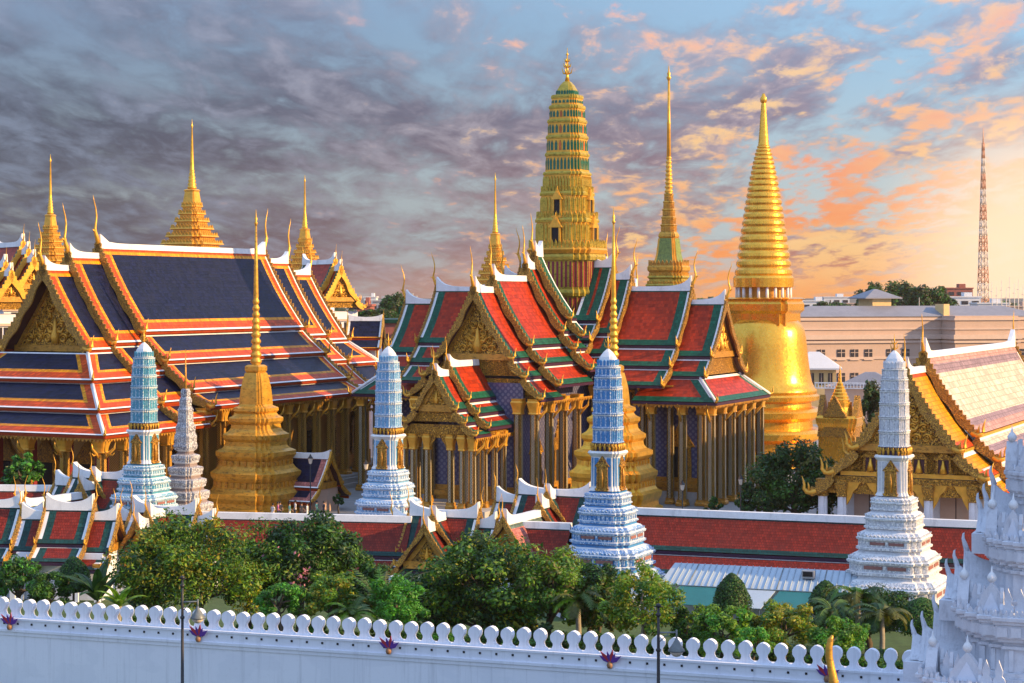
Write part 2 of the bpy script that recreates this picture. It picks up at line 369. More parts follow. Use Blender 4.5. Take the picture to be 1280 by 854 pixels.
def thing(name, label, cat, loc=(0, 0, 0), rz=0.0, group=None):
    o = bpy.data.objects.new(name, None); C.objects.link(o); o.location = loc; o.rotation_euler = (0, 0, rz)
    o['label'] = label; o['category'] = cat
    if group: o['group'] = group
    return o
def tag(o, label, cat, group=None):
    o['label'] = label; o['category'] = cat
    if group: o['group'] = group
    return o
def kids(o): return [x for x in C.objects if x.parent == o]
def dup(o, loc=None, rz=None, label=None):
    r = o.copy(); C.objects.link(r)
    if loc is not None: r.location = loc
    if rz is not None: r.rotation_euler = (0, 0, rz)
    if label: r['label'] = label
    for ch in kids(o):
        c = ch.copy(); C.objects.link(c); c.parent = r
        for gr in kids(ch):
            d = gr.copy(); C.objects.link(d); d.parent = c
    return r
def part(o, loc, rz=0.0, parent=None):      # a copy of a single-mesh part
    r = o.copy(); C.objects.link(r); r.location = loc; r.rotation_euler = (0, 0, rz)
    if parent: r.parent = parent
    return r

def circ(n): return [(math.cos(2 * math.pi * i / n), math.sin(2 * math.pi * i / n)) for i in range(n)]
def redent(cs):
    """square plan with stepped corners; cs descending from 1"""
    n = len(cs); q = []
    for i in range(n):
        q.append((cs[i], cs[n - 1 - i]))
        if i < n - 1: q.append((cs[i + 1], cs[n - 1 - i]))
    pts = []
    for r in range(4):
        for x, y in q:
            for _ in range(r): x, y = -y, x
            pts.append((x, y))
    return pts
SQ = [(1, -1), (1, 1), (-1, 1), (-1, -1)]
R12 = redent([1, .84]); R12C = redent([1, .52]); R20 = redent([1, .86, .70]); R28 = redent([1, .90, .77, .62])
def long_edges(plan, mat, other=None):
    L = [math.dist(plan[i], plan[(i + 1) % len(plan)]) for i in range(len(plan))]; mx = max(L)
    return [mat if l > .9 * mx else other for l in L]
def edges(plan, r, rot=0.0):
    cs, sn = math.cos(rot), math.sin(rot); k = len(plan)
    P_ = [Vector(((x * cs - y * sn) * r, (x * sn + y * cs) * r, 0)) for x, y in plan]
    for i in range(k):
        a, b = P_[i], P_[(i + 1) % k]; d = b - a; L = d.length; d = d / L; n = Vector((d.y, -d.x, 0))
        yield a, b, d, n, L
def adorn(mb, plan, r, z0, z1, pw, mat, frac=.68, proud=.03, arch=.35, side=None, emin=.05, rot=0.0, mid=None):
    """a row of small arched panels on every face of a stepped tier"""
    for a, b, d, n, L in edges(plan, r, rot):
        if L < emin: continue
        k = max(1, round(L / pw)); w = L / k * frac; h = z1 - z0
        for i in range(k):
            c = a + d * (L * (i + .5) / k) + n * (proud / 2 - .012)
            pts = [c - d * w / 2 + Vector((0, 0, z0)), c + d * w / 2 + Vector((0, 0, z0))]
            if arch > 0: pts += [c + d * w / 2 + Vector((0, 0, z1 - h * arch)), c + Vector((0, 0, z1)), c - d * w / 2 + Vector((0, 0, z1 - h * arch))]
            else: pts += [c + d * w / 2 + Vector((0, 0, z1)), c - d * w / 2 + Vector((0, 0, z1))]
            mm = mid if (mid and k % 2 == 1 and i == k // 2 and k > 1) else mat
            mb.prism(pts, n, proud + .024, mm, side or mm)
def petal(mb, p, d, n, w, h, t, mat, lean=.0):
    p = Vector(p); d = Vector(d); n = Vector(n); Z = Vector((0, 0, 1))
    pts = []
    for x, z in ((-.32, 0), (-.5, .32), (-.34, .62), (-.10, .82), (0, 1), (.10, .82), (.34, .62), (.5, .32), (.32, 0)):
        pts.append(p + d * x * w + Z * z * h + n * (lean * z * z * h))
    mb.prism(pts, n, t, mat)
def petals(mb, plan, r, z, pw, h, mat, t=.10, frac=.85, lean=.12, rot=0.0, emin=.1):
    for a, b, d, n, L in edges(plan, r, rot):
        if L < emin: continue
        k = max(1, round(L / pw)); w = L / k * frac
        for i in range(k): petal(mb, a + d * (L * (i + .5) / k) + Vector((0, 0, z)) - n * .02, d, n, w, h, t, mat, lean)

# ------------------------------------------------------------------ Thai roofs
def panel(mb, TL, TR, BL, BR, field, left=(), right=(), top=(), bot=(), thick=.16, under='maroon', sag=0.0, nv=4):
    """sloping tiled sheet with nested coloured borders; edge lists run outermost first: (width, material)"""
    TL, TR, BL, BR = map(Vector, (TL, TR, BL, BR))
    nrm = (TR - TL).cross(BL - TL)
    if nrm.length < 1e-6: nrm = (BR - BL).cross(BL - TL)
    nrm.normalize()
    if nrm.z < 0: nrm = -nrm
    ln = ((BL + BR) / 2 - (TL + TR) / 2).length
    def cuts(a, b, L):
        q = [0.0]; m = []
        for w, mm in a: q.append(q[-1] + w); m.append(mm)
        e = L; qq = [L]; mm2 = []
        for w, mm in b: qq.append(qq[-1] - w); mm2.append(mm)
        return q, m, qq[::-1], mm2[::-1]
    tq, tm, bq, bm_ = cuts(top, bot, ln)
    vs = [(x / ln) for x in tq]; vm = [(i, m) for i, m in enumerate(tm)]
    inner = [vs[-1] + (bq[0] / ln - vs[-1]) * i / nv for i in range(1, nv)]
    vv = vs + inner + [x / ln for x in bq]
    vk = [(i, tm[i]) for i in range(len(tm))] + [(99, None)] * nv + [(len(bm_) - 1 - i, bm_[i]) for i in range(len(bm_))]
    grid = []
    for v in vv:
        a = TL.lerp(BL, v); b = TR.lerp(BR, v); L = (b - a).length
        d = (b - a) / L if L > 1e-6 else Vector((0, 0, 0))
        off = nrm * (-sag * 4 * v * (1 - v))
        sl = sum(w for w, _ in left); sr = sum(w for w, _ in right); kf = min(1.0, .98 * L / (sl + sr)) if sl + sr > 0 else 1
        row = [0.0]
        for w, _ in left: row.append(row[-1] + w * kf)
        rr = [L]
        for w, _ in right: rr.append(rr[-1] - w * kf)
        row += rr[::-1]
        grid.append([(a + d * x + off, x, v * ln) for x in row])
    uk = [(i, left[i][1]) for i in range(len(left))] + [(99, None)] + [(len(right) - 1 - i, right[len(right) - 1 - i][1]) for i in range(len(right))]
    W = len(grid[0]); V = [c[0] for r in grid for c in r]; fs = []; ms = []; uvs = []
    for j in range(len(grid) - 1):
        for i in range(W - 1):
            f = [j * W + i, j * W + i + 1, (j + 1) * W + i + 1, (j + 1) * W + i]
            k = min((vk[j], uk[i]), key=lambda q: q[0]); m = k[1] or field
            fs.append(f); ms.append(m); uvs.append([(grid[q // W][q % W][1], -grid[q // W][q % W][2]) for q in f])
    mb.add(V, fs, ms, False, uvs)
    # underside and edge
    H = len(grid); lowv = [(grid[j][i][0] - nrm * thick) for j in range(H) for i in (0, W - 1)]
    o = []
    for j in range(H - 1): o.append([2 * j, 2 * j + 2, 2 * j + 3, 2 * j + 1])
    mb.add(lowv, o, under)
    e = [grid[-1][0][0], grid[-1][-1][0], grid[-1][-1][0] - nrm * thick, grid[-1][0][0] - nrm * thick]; mb.face(e, under)
    e = [grid[0][0][0], grid[0][-1][0], grid[0][-1][0] - nrm * thick, grid[0][0][0] - nrm * thick]; mb.face(e, under)
    for i in (0, W - 1):
        for j in range(H - 1):
            a, b = grid[j][i][0], grid[j + 1][i][0]
            mb.face([a, b, b - nrm * thick, a - nrm * thick], under)

STY = {
 'navy': dict(field='tile_navy', side=[(.28, 'mortar_white'), (.75, 'tile_orange'), (.42, 'tile_yellow')], top=[(.75, 'tile_orange'), (.38, 'tile_yellow')],
              bot=[(.22, 'mortar_white'), (.85, 'tile_orange'), (.36, 'tile_yellow')], top2=[(.16, 'mortar_white')], eave='tile_orange'),
 'green': dict(field='tile_red', side=[(.30, 'mortar_white'), (.85, 'tile_green')], top=[(.55, 'tile_green')], bot=[(.75, 'tile_green')],
               top2=[(.32, 'mortar_white')], eave='purple_dark'),
 'cloister': dict(field='tile_brick', side=[(.30, 'mortar_white'), (.6, 'tile_dark_green')], top=[(.62, 'tile_dark_green')], bot=[(.45, 'tile_dark_green')],
                  top2=[(.22, 'mortar_white')], eave='purple_dark'),
 'pink': dict(field='tile_pink', side=[(.28, 'mortar_white')], top=[(.9, 'tile_grey_green')], bot=[(.5, 'tile_grey_green')], top2=[(.22, 'mortar_white')], eave='purple_dark'),  # red cloister tile again, its bright sheen put into a pinker colour
 'viharn': dict(field='tile_pale_yellow', side=[(.35, 'mortar_white'), (.8, 'tile_rose')], top=[(1.1, 'tile_rose'), (.9, 'tile_mauve')], bot=[(.9, 'tile_rose'), (.75, 'tile_mauve')],
                top2=[(.3, 'mortar_white')], eave='gold'),
 'viharn_orange': dict(field='tile_yellow', side=[(.35, 'mortar_white')], top=[(.8, 'tile_orange')], bot=[(.8, 'tile_orange')], top2=[(.5, 'mortar_white')], eave='gold'),
 'white': dict(field='white_wall', side=[], top=[], bot=[], top2=[], eave='white_wall'),
}
def horn(mb, p, out, h, mat, k=1.0):
    """the tall curved finial on a gable's peak, sweeping outward"""
    p = Vector(p); out = Vector(out).normalized(); Z = Vector((0, 0, 1))
    q = [(0, -.06, .085), (.03, .06, .085), (.085, .17, .070), (.105, .28, .052), (.070, .42, .040), (.055, .56, .034), (.085, .72, .026), (.145, .88, .017), (.175, 1.0, .005)]
    mb.tube([p + out * a * h * k + Z * b * h for a, b, r in q], [r * h * .58 for a, b, r in q], mat, 6)
    mb.tube([p + out * .09 * h * k + Z * .20 * h, p + out * .20 * h * k + Z * .26 * h], [.035 * h, .004 * h], mat, 5)
def hook(mb, p, out, h, mat):
    """upturned naga tail at the foot of a bargeboard"""
    p = Vector(p); out = Vector(out).normalized(); Z = Vector((0, 0, 1))
    q = [(-.35, .12, .16), (.0, -.03, .17), (.25, .02, .15), (.42, .22, .12), (.40, .48, .085), (.46, .72, .05), (.56, 1.0, .010)]
    mb.tube([p + out * a * h + Z * b * h for a, b, r in q], [r * h for a, b, r in q], mat, 6)
    mb.tube([p + out * .1 * h + Z * .1 * h, p + out * .12 * h + Z * .42 * h, p + out * .18 * h + Z * .62 * h], [.10 * h, .06 * h, .008 * h], mat, 5)
def barge(mb, f, u, du, w0, z0, w1, z1, s, mat, band=.36, tooth=.26, first=True, sag=.0, hk=1.1, wav=.10):
    """serrated board along one sloping gable edge; f maps (u,w,z) to a point, du = outward sign"""
    A = Vector((w0, z0)); B = Vector((w1, z1)); L = (B - A).length; d = (B - A) / L; n = Vector((-d.y, d.x))
    if n.y < 0: n = -n
    nt = max(4, int(L / (.22 + tooth))); up = []; lo = []
    for i in range(nt * 2 + 1):
        t = i / (nt * 2); p = A + d * (L * t) - n * (sag * 4 * t * (1 - t))
        tt = tooth if i % 2 else .06
        a = p + n * (.10 + tt) + d * (-.10 if i % 2 else 0); b = p - n * (band + wav * math.sin(t * L * 2.1))
        if first and i == 0: b = Vector((0, z0 - band * 1.9)); a = Vector((0, z0 + .35))
        up.append(f(u + du * .10, s * a.x, a.y)); lo.append(f(u + du * .10, s * b.x, b.y))
    nn = f(1, 0, 0) - f(0, 0, 0)
    mb.strip(up, lo, nn, .20, mat)
    o = f(0, s, 0) - f(0, 0, 0)
    if hk: hook(mb, f(u + du * .14, s * B.x, B.y + .02), o, hk, 'gold')
def section(T, ax, c, u0, u1, layers, sty, ends=(True, True), bmat='gold_flame', ridge=.42, horn_h=2.4, ped='pediment_gold', sag=.12, hk=1.1, ped_in=.7, fill=True, band=.36, tooth=.26, swoop=1.0, skip_side=(), orn=(True, True)):
    """one telescoped length of a stacked gable roof. T: parent, ax: 'x' or 'y' ridge axis, c: centre offset,
    layers: (w0,z0,w1,z1) top to bottom. Builds roof_tier, ridge_cap, bargeboard, gable_finial, pediment."""
    S = STY[sty] if isinstance(sty, str) else sty
    f = (lambda u, w, z: Vector((c[0] + w, c[1] + u, z))) if ax == 'y' else (lambda u, w, z: Vector((c[0] + u, c[1] + w, z)))
    mb = MB(); zr = layers[0][1]
    for s in (-1, 1):
        if s in skip_side: continue
        for i, (w0, z0, w1, z1) in enumerate(layers):
            e0 = S['side'] if ends[0] else []; e1 = S['side'] if ends[1] else []
            panel(mb, f(u0, s * w0, z0), f(u1, s * w0, z0), f(u0, s * w1, z1), f(u1, s * w1, z1), S['field'], e0, e1,
                  S['top'] if i == 0 else S['top2'], S['bot'], sag=sag if i == 0 else sag * .3)
            # eave board
            q = f((u0 + u1) / 2, s * (w1 - .05), z1 - .20); dd = (abs(u1 - u0) - .02, .16, .24) if ax == 'x' else (.16, abs(u1 - u0) - .02, .24)
            mb.box(q, dd, S['eave'])
    RT = mb.build('roof_tier', T)
    # plastered ridge, sweeping up to each gable peak
    if ridge:
        rb = MB(); n = 22; A = []; B = []; L = u1 - u0
        for i in range(n + 1):
            u = u0 + L * i / n; up = 0
            for e, ue in ((ends[0], u0), (ends[1], u1)):
                if e: up = max(up, swoop * math.exp(-abs(u - ue) / .75) * 1.0)
            A.append((u, up))
        V = []; fs = []
        hw = .30 * ridge / .42
        slope = (layers[0][3] - layers[0][1]) / (layers[0][2] - layers[0][0])
        for u, up in A:
            for w, z in ((-hw, zr + slope * hw + .03), (-hw * .75, zr + .12 + up), (hw * .75, zr + .12 + up), (hw, zr + slope * hw + .03)): V.append(f(u, w, z))
        for i in range(n): fs += [[4 * i + k, 4 * i + k + 1, 4 * i + k + 5, 4 * i + k + 4] for k in range(3)]
        fs += [[0, 1, 2, 3], [4 * n + 3, 4 * n + 2, 4 * n + 1, 4 * n]]
        rb.add(V, fs, 'mortar_white'); rb.build('ridge_cap', RT)
    for e, ue, du in ((ends[0] and orn[0], u0, -1), (ends[1] and orn[1], u1, 1)):
        if not e: continue
        bb = MB()
        for s in (-1, 1):
            if s in skip_side: continue
            for i, (w0, z0, w1, z1) in enumerate(layers):
                barge(bb, f, ue, du, w0, z0, w1, z1, s, bmat, band, tooth, i == 0, sag if i == 0 else sag * .3, hk)
        bb.build('bargeboard', RT)
        hb = MB(); out = f(du, 0, 0) - f(0, 0, 0); horn(hb, f(ue + du * .10, 0, zr + .30 + .0), out, horn_h, 'gold')
        if horn_h: hb.build('gable_finial', RT)
        if ped:
            pb = MB(); w1, z1 = layers[0][2], layers[0][3]; ui = ue - du * ped_in
            k = .98; ap = zr - .55; bw = w1 * k - .35
            pb.prism([f(ui, -bw, z1 + .05), f(ui, bw, z1 + .05), f(ui, 0, ap)], f(1, 0, 0) - f(0, 0, 0), .25, ped)
            # raised frame and base moulding
            nn = f(1, 0, 0) - f(0, 0, 0); uo = ui + du * .20
            for s in (-1, 1):
                pb.strip([f(uo, 0, ap + .02), f(uo, s * bw, z1 + .05)], [f(uo, 0, ap - .65), f(uo, s * (bw - .45), z1 + .05)], nn, .16, 'gold_dark')
            pb.strip([f(uo + du * .04, -bw, z1 + .35), f(uo + du * .04, bw, z1 + .35)], [f(uo + du * .04, -bw, z1 - .25), f(uo + du * .04, bw, z1 - .25)], nn, .30, 'gold_dark')
            PT = pb.build('pediment', RT)
            if w1 > 1.9:                        # carved scrollwork standing proud of the dark ground, around a small figure
                H = ap - z1; sc_ = min(.85, max(.34, bw * .17)); q_ = MB(); row = 0; zc = z1 + .45 + sc_ * .7
                while zc < ap - sc_ * 1.6:
                    half = bw * (ap - zc) / H - .45 - sc_ * .55; xs = np.arange(sc_ * (.75 if row % 2 else 1.15), max(half, 0), sc_ * 1.32)
                    for x in xs:
                        for s in (-1, 1):
                            pts = []
                            for t_ in range(13):
                                a_ = t_ / 12 * 1.55 * 2 * math.pi + row * .8; rr = sc_ * (.62 - .46 * t_ / 12); pts.append(f(uo, s * (x + rr * math.cos(a_)), zc + rr * math.sin(a_)))
                            q_.tube(pts, [sc_ * (.16 - .07 * t_ / 12) for t_ in range(13)], 'gold', 5)
                            q_.tube([f(uo, s * (x + sc_ * .5), zc + sc_ * .2), f(uo, s * (x + sc_ * .78), zc + sc_ * .62), f(uo, s * (x + sc_ * .62), zc + sc_ * .98)], [sc_ * .13, sc_ * .10, sc_ * .02], 'gold', 5)
                    zc += sc_ * 1.22; row += 1
                if q_.v: q_.build('scrollwork', T)
                q_ = MB(); hf = min(H * .42, 2.6); zb = z1 + .5
                q_.tube([f(uo, 0, zb), f(uo, 0, zb + hf * .3), f(uo, 0, zb + hf * .55), f(uo, 0, zb + hf * .66), f(uo, 0, zb + hf * .8), f(uo, 0, zb + hf)], [hf * .16, hf * .20, hf * .11, hf * .10, hf * .08, .01], 'gold', 7)
                for s in (-1, 1): q_.tube([f(uo, 0, zb + hf * .45), f(uo, s * hf * .28, zb + hf * .42), f(uo, s * hf * .40, zb + hf * .62)], [hf * .07, hf * .06, hf * .03], 'gold', 5)
                q_.build('pediment_figure', T)
            if fill and len(layers) > 1:
                fb = MB()
                for (w0, z0, wz, zz) in layers[1:]:
                    fb.prism([f(ui, -w0 + .2, z0), f(ui, w0 - .2, z0), f(ui, wz - .4, zz), f(ui, -wz + .4, zz)], nn, .2, 'gold_carved')
                fb.build('gable_panel', RT)
def skirt(T, inner, outer, zt, zb, sty, sides='flrb', sag=.08, lower=True, y_open=None):
    """hipped apron roof; inner/outer = (x0,x1,y0,y1); sides f(ront) b(ack) l(eft) r(ight)"""
    S = STY[sty]; mb = MB()
    ix0, ix1, iy0, iy1 = inner; ox0, ox1, oy0, oy1 = outer
    I = {'fl': (ix0, iy0, zt), 'fr': (ix1, iy0, zt), 'bl': (ix0, iy1, zt), 'br': (ix1, iy1, zt)}
    O = {'fl': (ox0, oy0, zb), 'fr': (ox1, oy0, zb), 'bl': (ox0, oy1, zb), 'br': (ox1, oy1, zb)}
    for k, (a, b) in {'f': ('fl', 'fr'), 'r': ('fr', 'br'), 'b': ('br', 'bl'), 'l': ('bl', 'fl')}.items():
        if k not in sides: continue
        nb = {'f': 'lr', 'r': 'fb', 'b': 'rl', 'l': 'bf'}[k]
        panel(mb, I[a], I[b], O[a], O[b], S['field'], S['side'] if nb[0] in sides else [], S['side'] if nb[1] in sides else [], S['top2'], S['bot'], sag=sag)
        A, B = Vector(O[a]), Vector(O[b]); m = (A + B) / 2; L = (B - A).length
        dd = (L, .16, .24) if k in 'fb' else (.16, L, .24)
        mb.box((m.x, m.y, m.z - .20), dd, S['eave'])
    mb.build('apron_roof', T)
    for q in ('fl', 'fr', 'bl', 'br'):
        hb = MB()
        if q[0] in sides and q[1] in sides:
            a, b = Vector(I[q]), Vector(O[q]); hb.tube([a + Vector((0, 0, .04)), b + Vector((0, 0, .04))], [.16, .16], 'mortar_white', 6)
            o = (b - a); o.z = 0; hook(hb, b + Vector((0, 0, .05)), o, .9, 'gold_aged')
        if hb.v: hb.build('hip_ridge', T)
def column_mesh(h, w, face='mosaic_pale', edge='gold_pillar', cap='gold', base='gold_dark'):
    mb = MB(); r = w / 2; em = [face if i % 3 == 2 else None for i in range(12)]; R12 = redent([1, .86]); R12C = redent([1, .42])
    mb.loft(R12, [(r * 1.35, 0), (r * 1.35, .25), (r * 1.15, .35), (r * 1.15, .6)], base)
    mb.loft(R12C, [(r, .6), (r * .92, h - 1.5)], edge, emat=em)
    mb.loft(R12, [(r * .92, h - 1.5), (r * 1.15, h - 1.42), (r * .98, h - 1.3), (r * 1.05, h - 1.0), (r * 1.45, h - .35), (r * 1.2, h - .2), (r * 1.3, h)], cap)
    petals(mb, R12, r * 1.06, h - 1.0, r * .8, .55, cap, .05, .9, .2, emin=.1)
    return mb
def valance(T, pts, z, mat='gold_dark', drop=.38):
    """row of small hanging pendants under an eave, along a polyline of (x,y)"""
    mb = MB()
    for (x0, y0), (x1, y1) in zip(pts[:-1], pts[1:]):
        a = Vector((x0, y0, z)); b = Vector((x1, y1, z)); L = (b - a).length; d = (b - a) / L; n = Vector((d.y, -d.x, 0)); k = max(2, int(L / .42))
        up = []; lo = []
        for i in range(2 * k + 1):
            p = a + d * (L * i / (2 * k)); up.append(p); lo.append(p - Vector((0, 0, drop if i % 2 else .10)))
        mb.strip(up, lo, n, .08, mat)
    mb.build('eave_valance', T)
def bead_spire(mb, prof_z, mat, n=12): pass
TH = rad(-25)                                # the temple's axes against the picture
Z0 = 1.0                                     # level of the temple court inside the cloister
GZ = -1.8                                    # level outside
# ------------------------------------------------------------------ ground
def sheet(name, pts, mat):
    mb = MB(); mb.face([tuple(p) for p in pts], mat); o = mb.build(name); o['kind'] = 'structure'; return o
sheet('ground', [(-9000, -300, GZ - .05), (9000, -300, GZ - .05), (9000, 14000, GZ - .05), (-9000, 14000, GZ - .05)], 'earth')
sheet('lawn', [(-60, 100, GZ), (60, 60, GZ), (60, 150, GZ), (-60, 178, GZ)], 'grass')
sheet('road', [(-90, 50, GZ + .004), (90, -10, GZ + .004), (60, 78, GZ + .004), (-60, 116, GZ + .004)], 'asphalt')
mb = MB()
pv = [(-75, 178), (-34, 168), (10, 152), (40, 142), (70, 132), (120, 300), (-60, 330), (-120, 200)]
mb.prism([Vector((x, y, (GZ + Z0) / 2)) for x, y in pv], (0, 0, 1), Z0 - GZ, 'paving', 'stone')
o = mb.build('temple_terrace'); o['kind'] = 'structure'

def frame_mb(mb, p, d, n, w, h, mat='gold_carved', pane='window_dark', crown=.45, t=.18):
    """pointed gold surround with a dark opening; p at the sill centre"""
    p = Vector(p); d = Vector(d); n = Vector(n); Z = Vector((0, 0, 1)); hh = h * (1 - crown)
    q = lambda x, z, o=0: p + d * x + Z * z + n * o
    mb.prism([q(-w * .30, 0), q(w * .30, 0), q(w * .30, hh), q(-w * .30, hh)], n, t * .6, pane)
    for s in (-1, 1): mb.prism([q(s * w * .30, 0), q(s * w * .46, 0), q(s * w * .42, hh), q(s * w * .30, hh)], n, t * 1.6, mat)
    mb.prism([q(-w * .56, 0, .02), q(w * .56, 0, .02), q(w * .50, -h * .07, .02), q(-w * .50, -h * .07, .02)], n, t * 2.2, mat)
    for k, (a, b) in enumerate(((.60, 0.0), (.46, .16), (.30, .36))):
        z = hh + h * crown * b
        mb.prism([q(-w * a, z), q(w * a, z), q(w * a * .8, z + h * crown * .16), q(0, z + h * crown * (.60 - .05 * k)), q(-w * a * .8, z + h * crown * .16)], n, t * (1.9 - .35 * k), mat)
    mb.tube([q(0, hh + h * crown * .8), q(0, h * 1.02)], [w * .06, .01], mat, 5)

# ------------------------------------------------------------------ ordination hall (left)
U = thing('ordination_hall', 'largest temple hall with navy blue tiled roof bordered in orange and yellow', 'temple hall', (-46.2, 181.9, 0), TH)
def sc(layers, dz, k=1.0): return [(a * k, b + dz, c * k, d + dz) for a, b, c, d in layers]
UL = [(0, 27.1, 5.4, 18.4), (5.25, 18.0, 8.1, 15.55), (7.9, 15.2, 11.0, 12.75), (10.8, 12.4, 13.5, 11.2)]
section(U, 'y', (0, 0), 11.4, 42.0, UL, 'navy', horn_h=4.6, hk=1.3, band=.50, tooth=.3, sag=.30, swoop=.9)
section(U, 'y', (0, 0), 6.6, 12.2, sc(UL, -1.0), 'navy', (True, False), horn_h=4.6, hk=1.3, band=.50, tooth=.3, sag=.30, swoop=.9, ped=None)
section(U, 'y', (0, 0), 41.2, 47.0, sc(UL, -1.0), 'navy', (False, True), horn_h=4.6, hk=1.3, band=.50, tooth=.3, sag=.30, swoop=.9, ped=None)
section(U, 'y', (0, 0), 2.8, 7.4, [(0, 24.8, 5.3, 16.8)], 'navy', (True, False), horn_h=3.9, hk=1.4, band=.55, tooth=.3, sag=.25, swoop=.9, ped_in=2.0)
section(U, 'y', (0, 0), 46.4, 52.0, [(0, 24.8, 5.3, 16.8)], 'navy', (False, True), horn_h=3.9, hk=1.4, band=.55, tooth=.3, sag=.25, swoop=.9, ped=None)
for (i0, i1, zt, o0, o1, zb) in ((5.4, 2.6, 16.5, 8.1, -.2, 14.1), (7.9, 0, 13.8, 10.9, -3.0, 11.55), (10.7, -2.8, 11.2, 13.6, -5.7, 9.5)):
    skirt(U, (-i0, i0, i1, 11.0), (-o0, o0, o1, 11.0), zt, zb, 'navy', 'flr')
    skirt(U, (-i0, i0, 44.0, 54.6 - i1), (-o0, o0, 44.0, 54.6 - o1), zt, zb, 'navy', 'blr')
mb = MB()
for z, k, h in ((1.25, 14.6, .5), (1.75, 14.1, .5), (2.1, 13.7, .3)): mb.box((0, 27.3, z), (2 * k, 54.6 + 2 * (k - 8.3), h), 'stone')
mb.build('base_plinth', U)
mb = MB(); mb.box((0, 27.3, 7.2), (17, 48, 10), 'mosaic_gold'); mb.box((0, 27.3, 3.2), (17.4, 48.4, 1.6), 'gold_dark'); mb.box((0, 27.3, 9.3), (17.3, 48.3, .5), 'gold_dark'); mb.build('wall', U)
wmb = MB(); frame_mb(wmb, (0, 0, 0), (0, 1, 0), (1, 0, 0), 2.0, 5.4, 'gold_carved'); wproto = None
for i in range(9):
    y = 6.4 + i * 5.2
    if wproto is None: wproto = wmb.build('window', U, (8.62, y, 4.1))
    else: part(wproto, (8.62, y, 4.1), 0, U)
dmb = MB(); frame_mb(dmb, (0, 0, 0), (1, 0, 0), (0, -1, 0), 3.0, 6.6, 'gold_carved', 'dark_void'); dp = dmb.build('door', U, (0, 3.15, 2.3))
for x in (-5, 5): part(dp, (x, 3.15, 2.3), 0, U)
cA = column_mesh(7.05, .92, 'mosaic_gold', 'gold_pillar', 'gold', 'gold_dark').build('column', U, (12.5, -4.7, 2.25))
for x in (-12.5, -8.4, -4.2, 0, 4.2, 8.4): part(cA, (x, -4.7, 2.25), 0, U)
for i in range(3): part(cA, (12.5, -4.7 + 3.35 * (i + 1), 2.25), 0, U)
cB = column_mesh(8.2, .92, 'mosaic_gold', 'gold_pillar', 'gold', 'gold_dark').build('column', U, (12.4, 8.2, 2.25))
for y in (43.6, 46.6): part(cB, (12.4, y, 2.25), 0, U)
cC = column_mesh(8.75, .95, 'mosaic_gold', 'gold_pillar', 'gold', 'gold_dark').build('column', U, (12.4, 11.6, 2.25))
for i in range(1, 11): part(cC, (12.4, 11.6 + 3.05 * i, 2.25), 0, U)
for y in (50, 53.2, 56.4, 59.2): part(cA, (12.4, y, 2.25), 0, U)
ip = MB(); ip.box((0, 0, 4.6), (.9, .9, 9.2), 'red_paint'); ip.box((0, 0, .3), (1.2, 1.2, .6), 'gold_dark'); ip.box((0, 0, 8.6), (1.1, 1.1, .9), 'gold_dark')
ipo = ip.build('inner_column', U, (-10.2, -1.6, 2.25))
for x in (-6.2, -2, 2, 6.2, 10.2): part(ipo, (x, -1.6, 2.25), 0, U)
valance(U, [(-13.4, -5.5), (13.4, -5.5), (13.4, 6.0)], 9.2); valance(U, [(13.3, 6.7), (13.3, 11.2)], 9.9); valance(U, [(13.3, 11.5), (13.3, 42.0)], 10.9); valance(U, [(13.3, 43), (13.3, 60)], 9.3)
# curved gold eave brackets
bm_ = MB(); bm_.tube([(0, 0, 0), (.35, 0, .5), (.95, 0, 1.0), (1.15, 0, 1.9)], [.05, .16, .13, .04], 'gold', 5); bm_.tube([(.30, 0, .45), (.75, 0, .35), (1.0, 0, .6)], [.09, .07, .02], 'gold', 5)
bk = bm_.build('eave_bracket', U, (12.9, 11.6, 8.9), )
for i in range(1, 11): part(bk, (12.9, 11.6 + 3.05 * i, 8.9), 0, U)
for i in range(4): part(bk, (12.95, -4.7 + 3.35 * i, 7.3), 0, U)
for x in (-8.4, -4.2, 0, 4.2, 8.4, 12.5): part(bk, (x, -5.1, 7.3), rad(-90), U)

# ------------------------------------------------------------------ royal pantheon (centre)
R = thing('royal_pantheon', 'cross shaped temple with red and green tiled roofs and tall green gold tower', 'temple', (5.9, 205, 0), TH)
RS = [(0, 22.8, 4.5, 16.9), (4.35, 16.65, 6.4, 14.85), (6.2, 14.6, 8.75, 13.0)]
RE = [(0, 21.4, 4.5, 15.85), (4.35, 15.6, 6.4, 13.9)]
kw = dict(horn_h=3.7, hk=1.0, band=.36, tooth=.24, sag=.28, swoop=1.1)
for sgn, a1, a2, ae in ((1, 14.0, 17.7, 19.7), (-1, 15.6, 19.4, 21.4)):
    en = (False, True) if sgn > 0 else (True, False)
    def span(a, b): return (a, b) if sgn > 0 else (-b, -a)
    section(R, 'x', (0, 0), *span(a1 - .8, a2), RE, 'green', en, ped='pediment_gold', **kw)
    section(R, 'x', (0, 0), *span(6.6, a1), RS, 'green', en, ped=None, **kw)
    section(R, 'x', (0, 0), *span(4.6, 7.3), sc(RS, 1.2), 'green', en, ped=None, **kw)
    section(R, 'x', (0, 0), *span(2.7, 5.3), sc(RS, 2.5), 'green', (True, True), ped=None, orn=en, **kw)
    if sgn > 0: skirt(R, (11.5, a2 - .6, -6.2, 6.2), (10.8, ae, -8.8, 8.8), 13.75, 11.45, 'green', 'frb')
    else: skirt(R, (-a2 + .6, -12.5, -6.2, 6.2), (-ae, -12, -8.8, 8.8), 13.75, 11.45, 'green', 'flb')
FS = [(0, 22.7, 4.05, 16.0), (3.9, 15.75, 5.4, 14.25), (5.2, 14.0, 7.1, 12.2)]
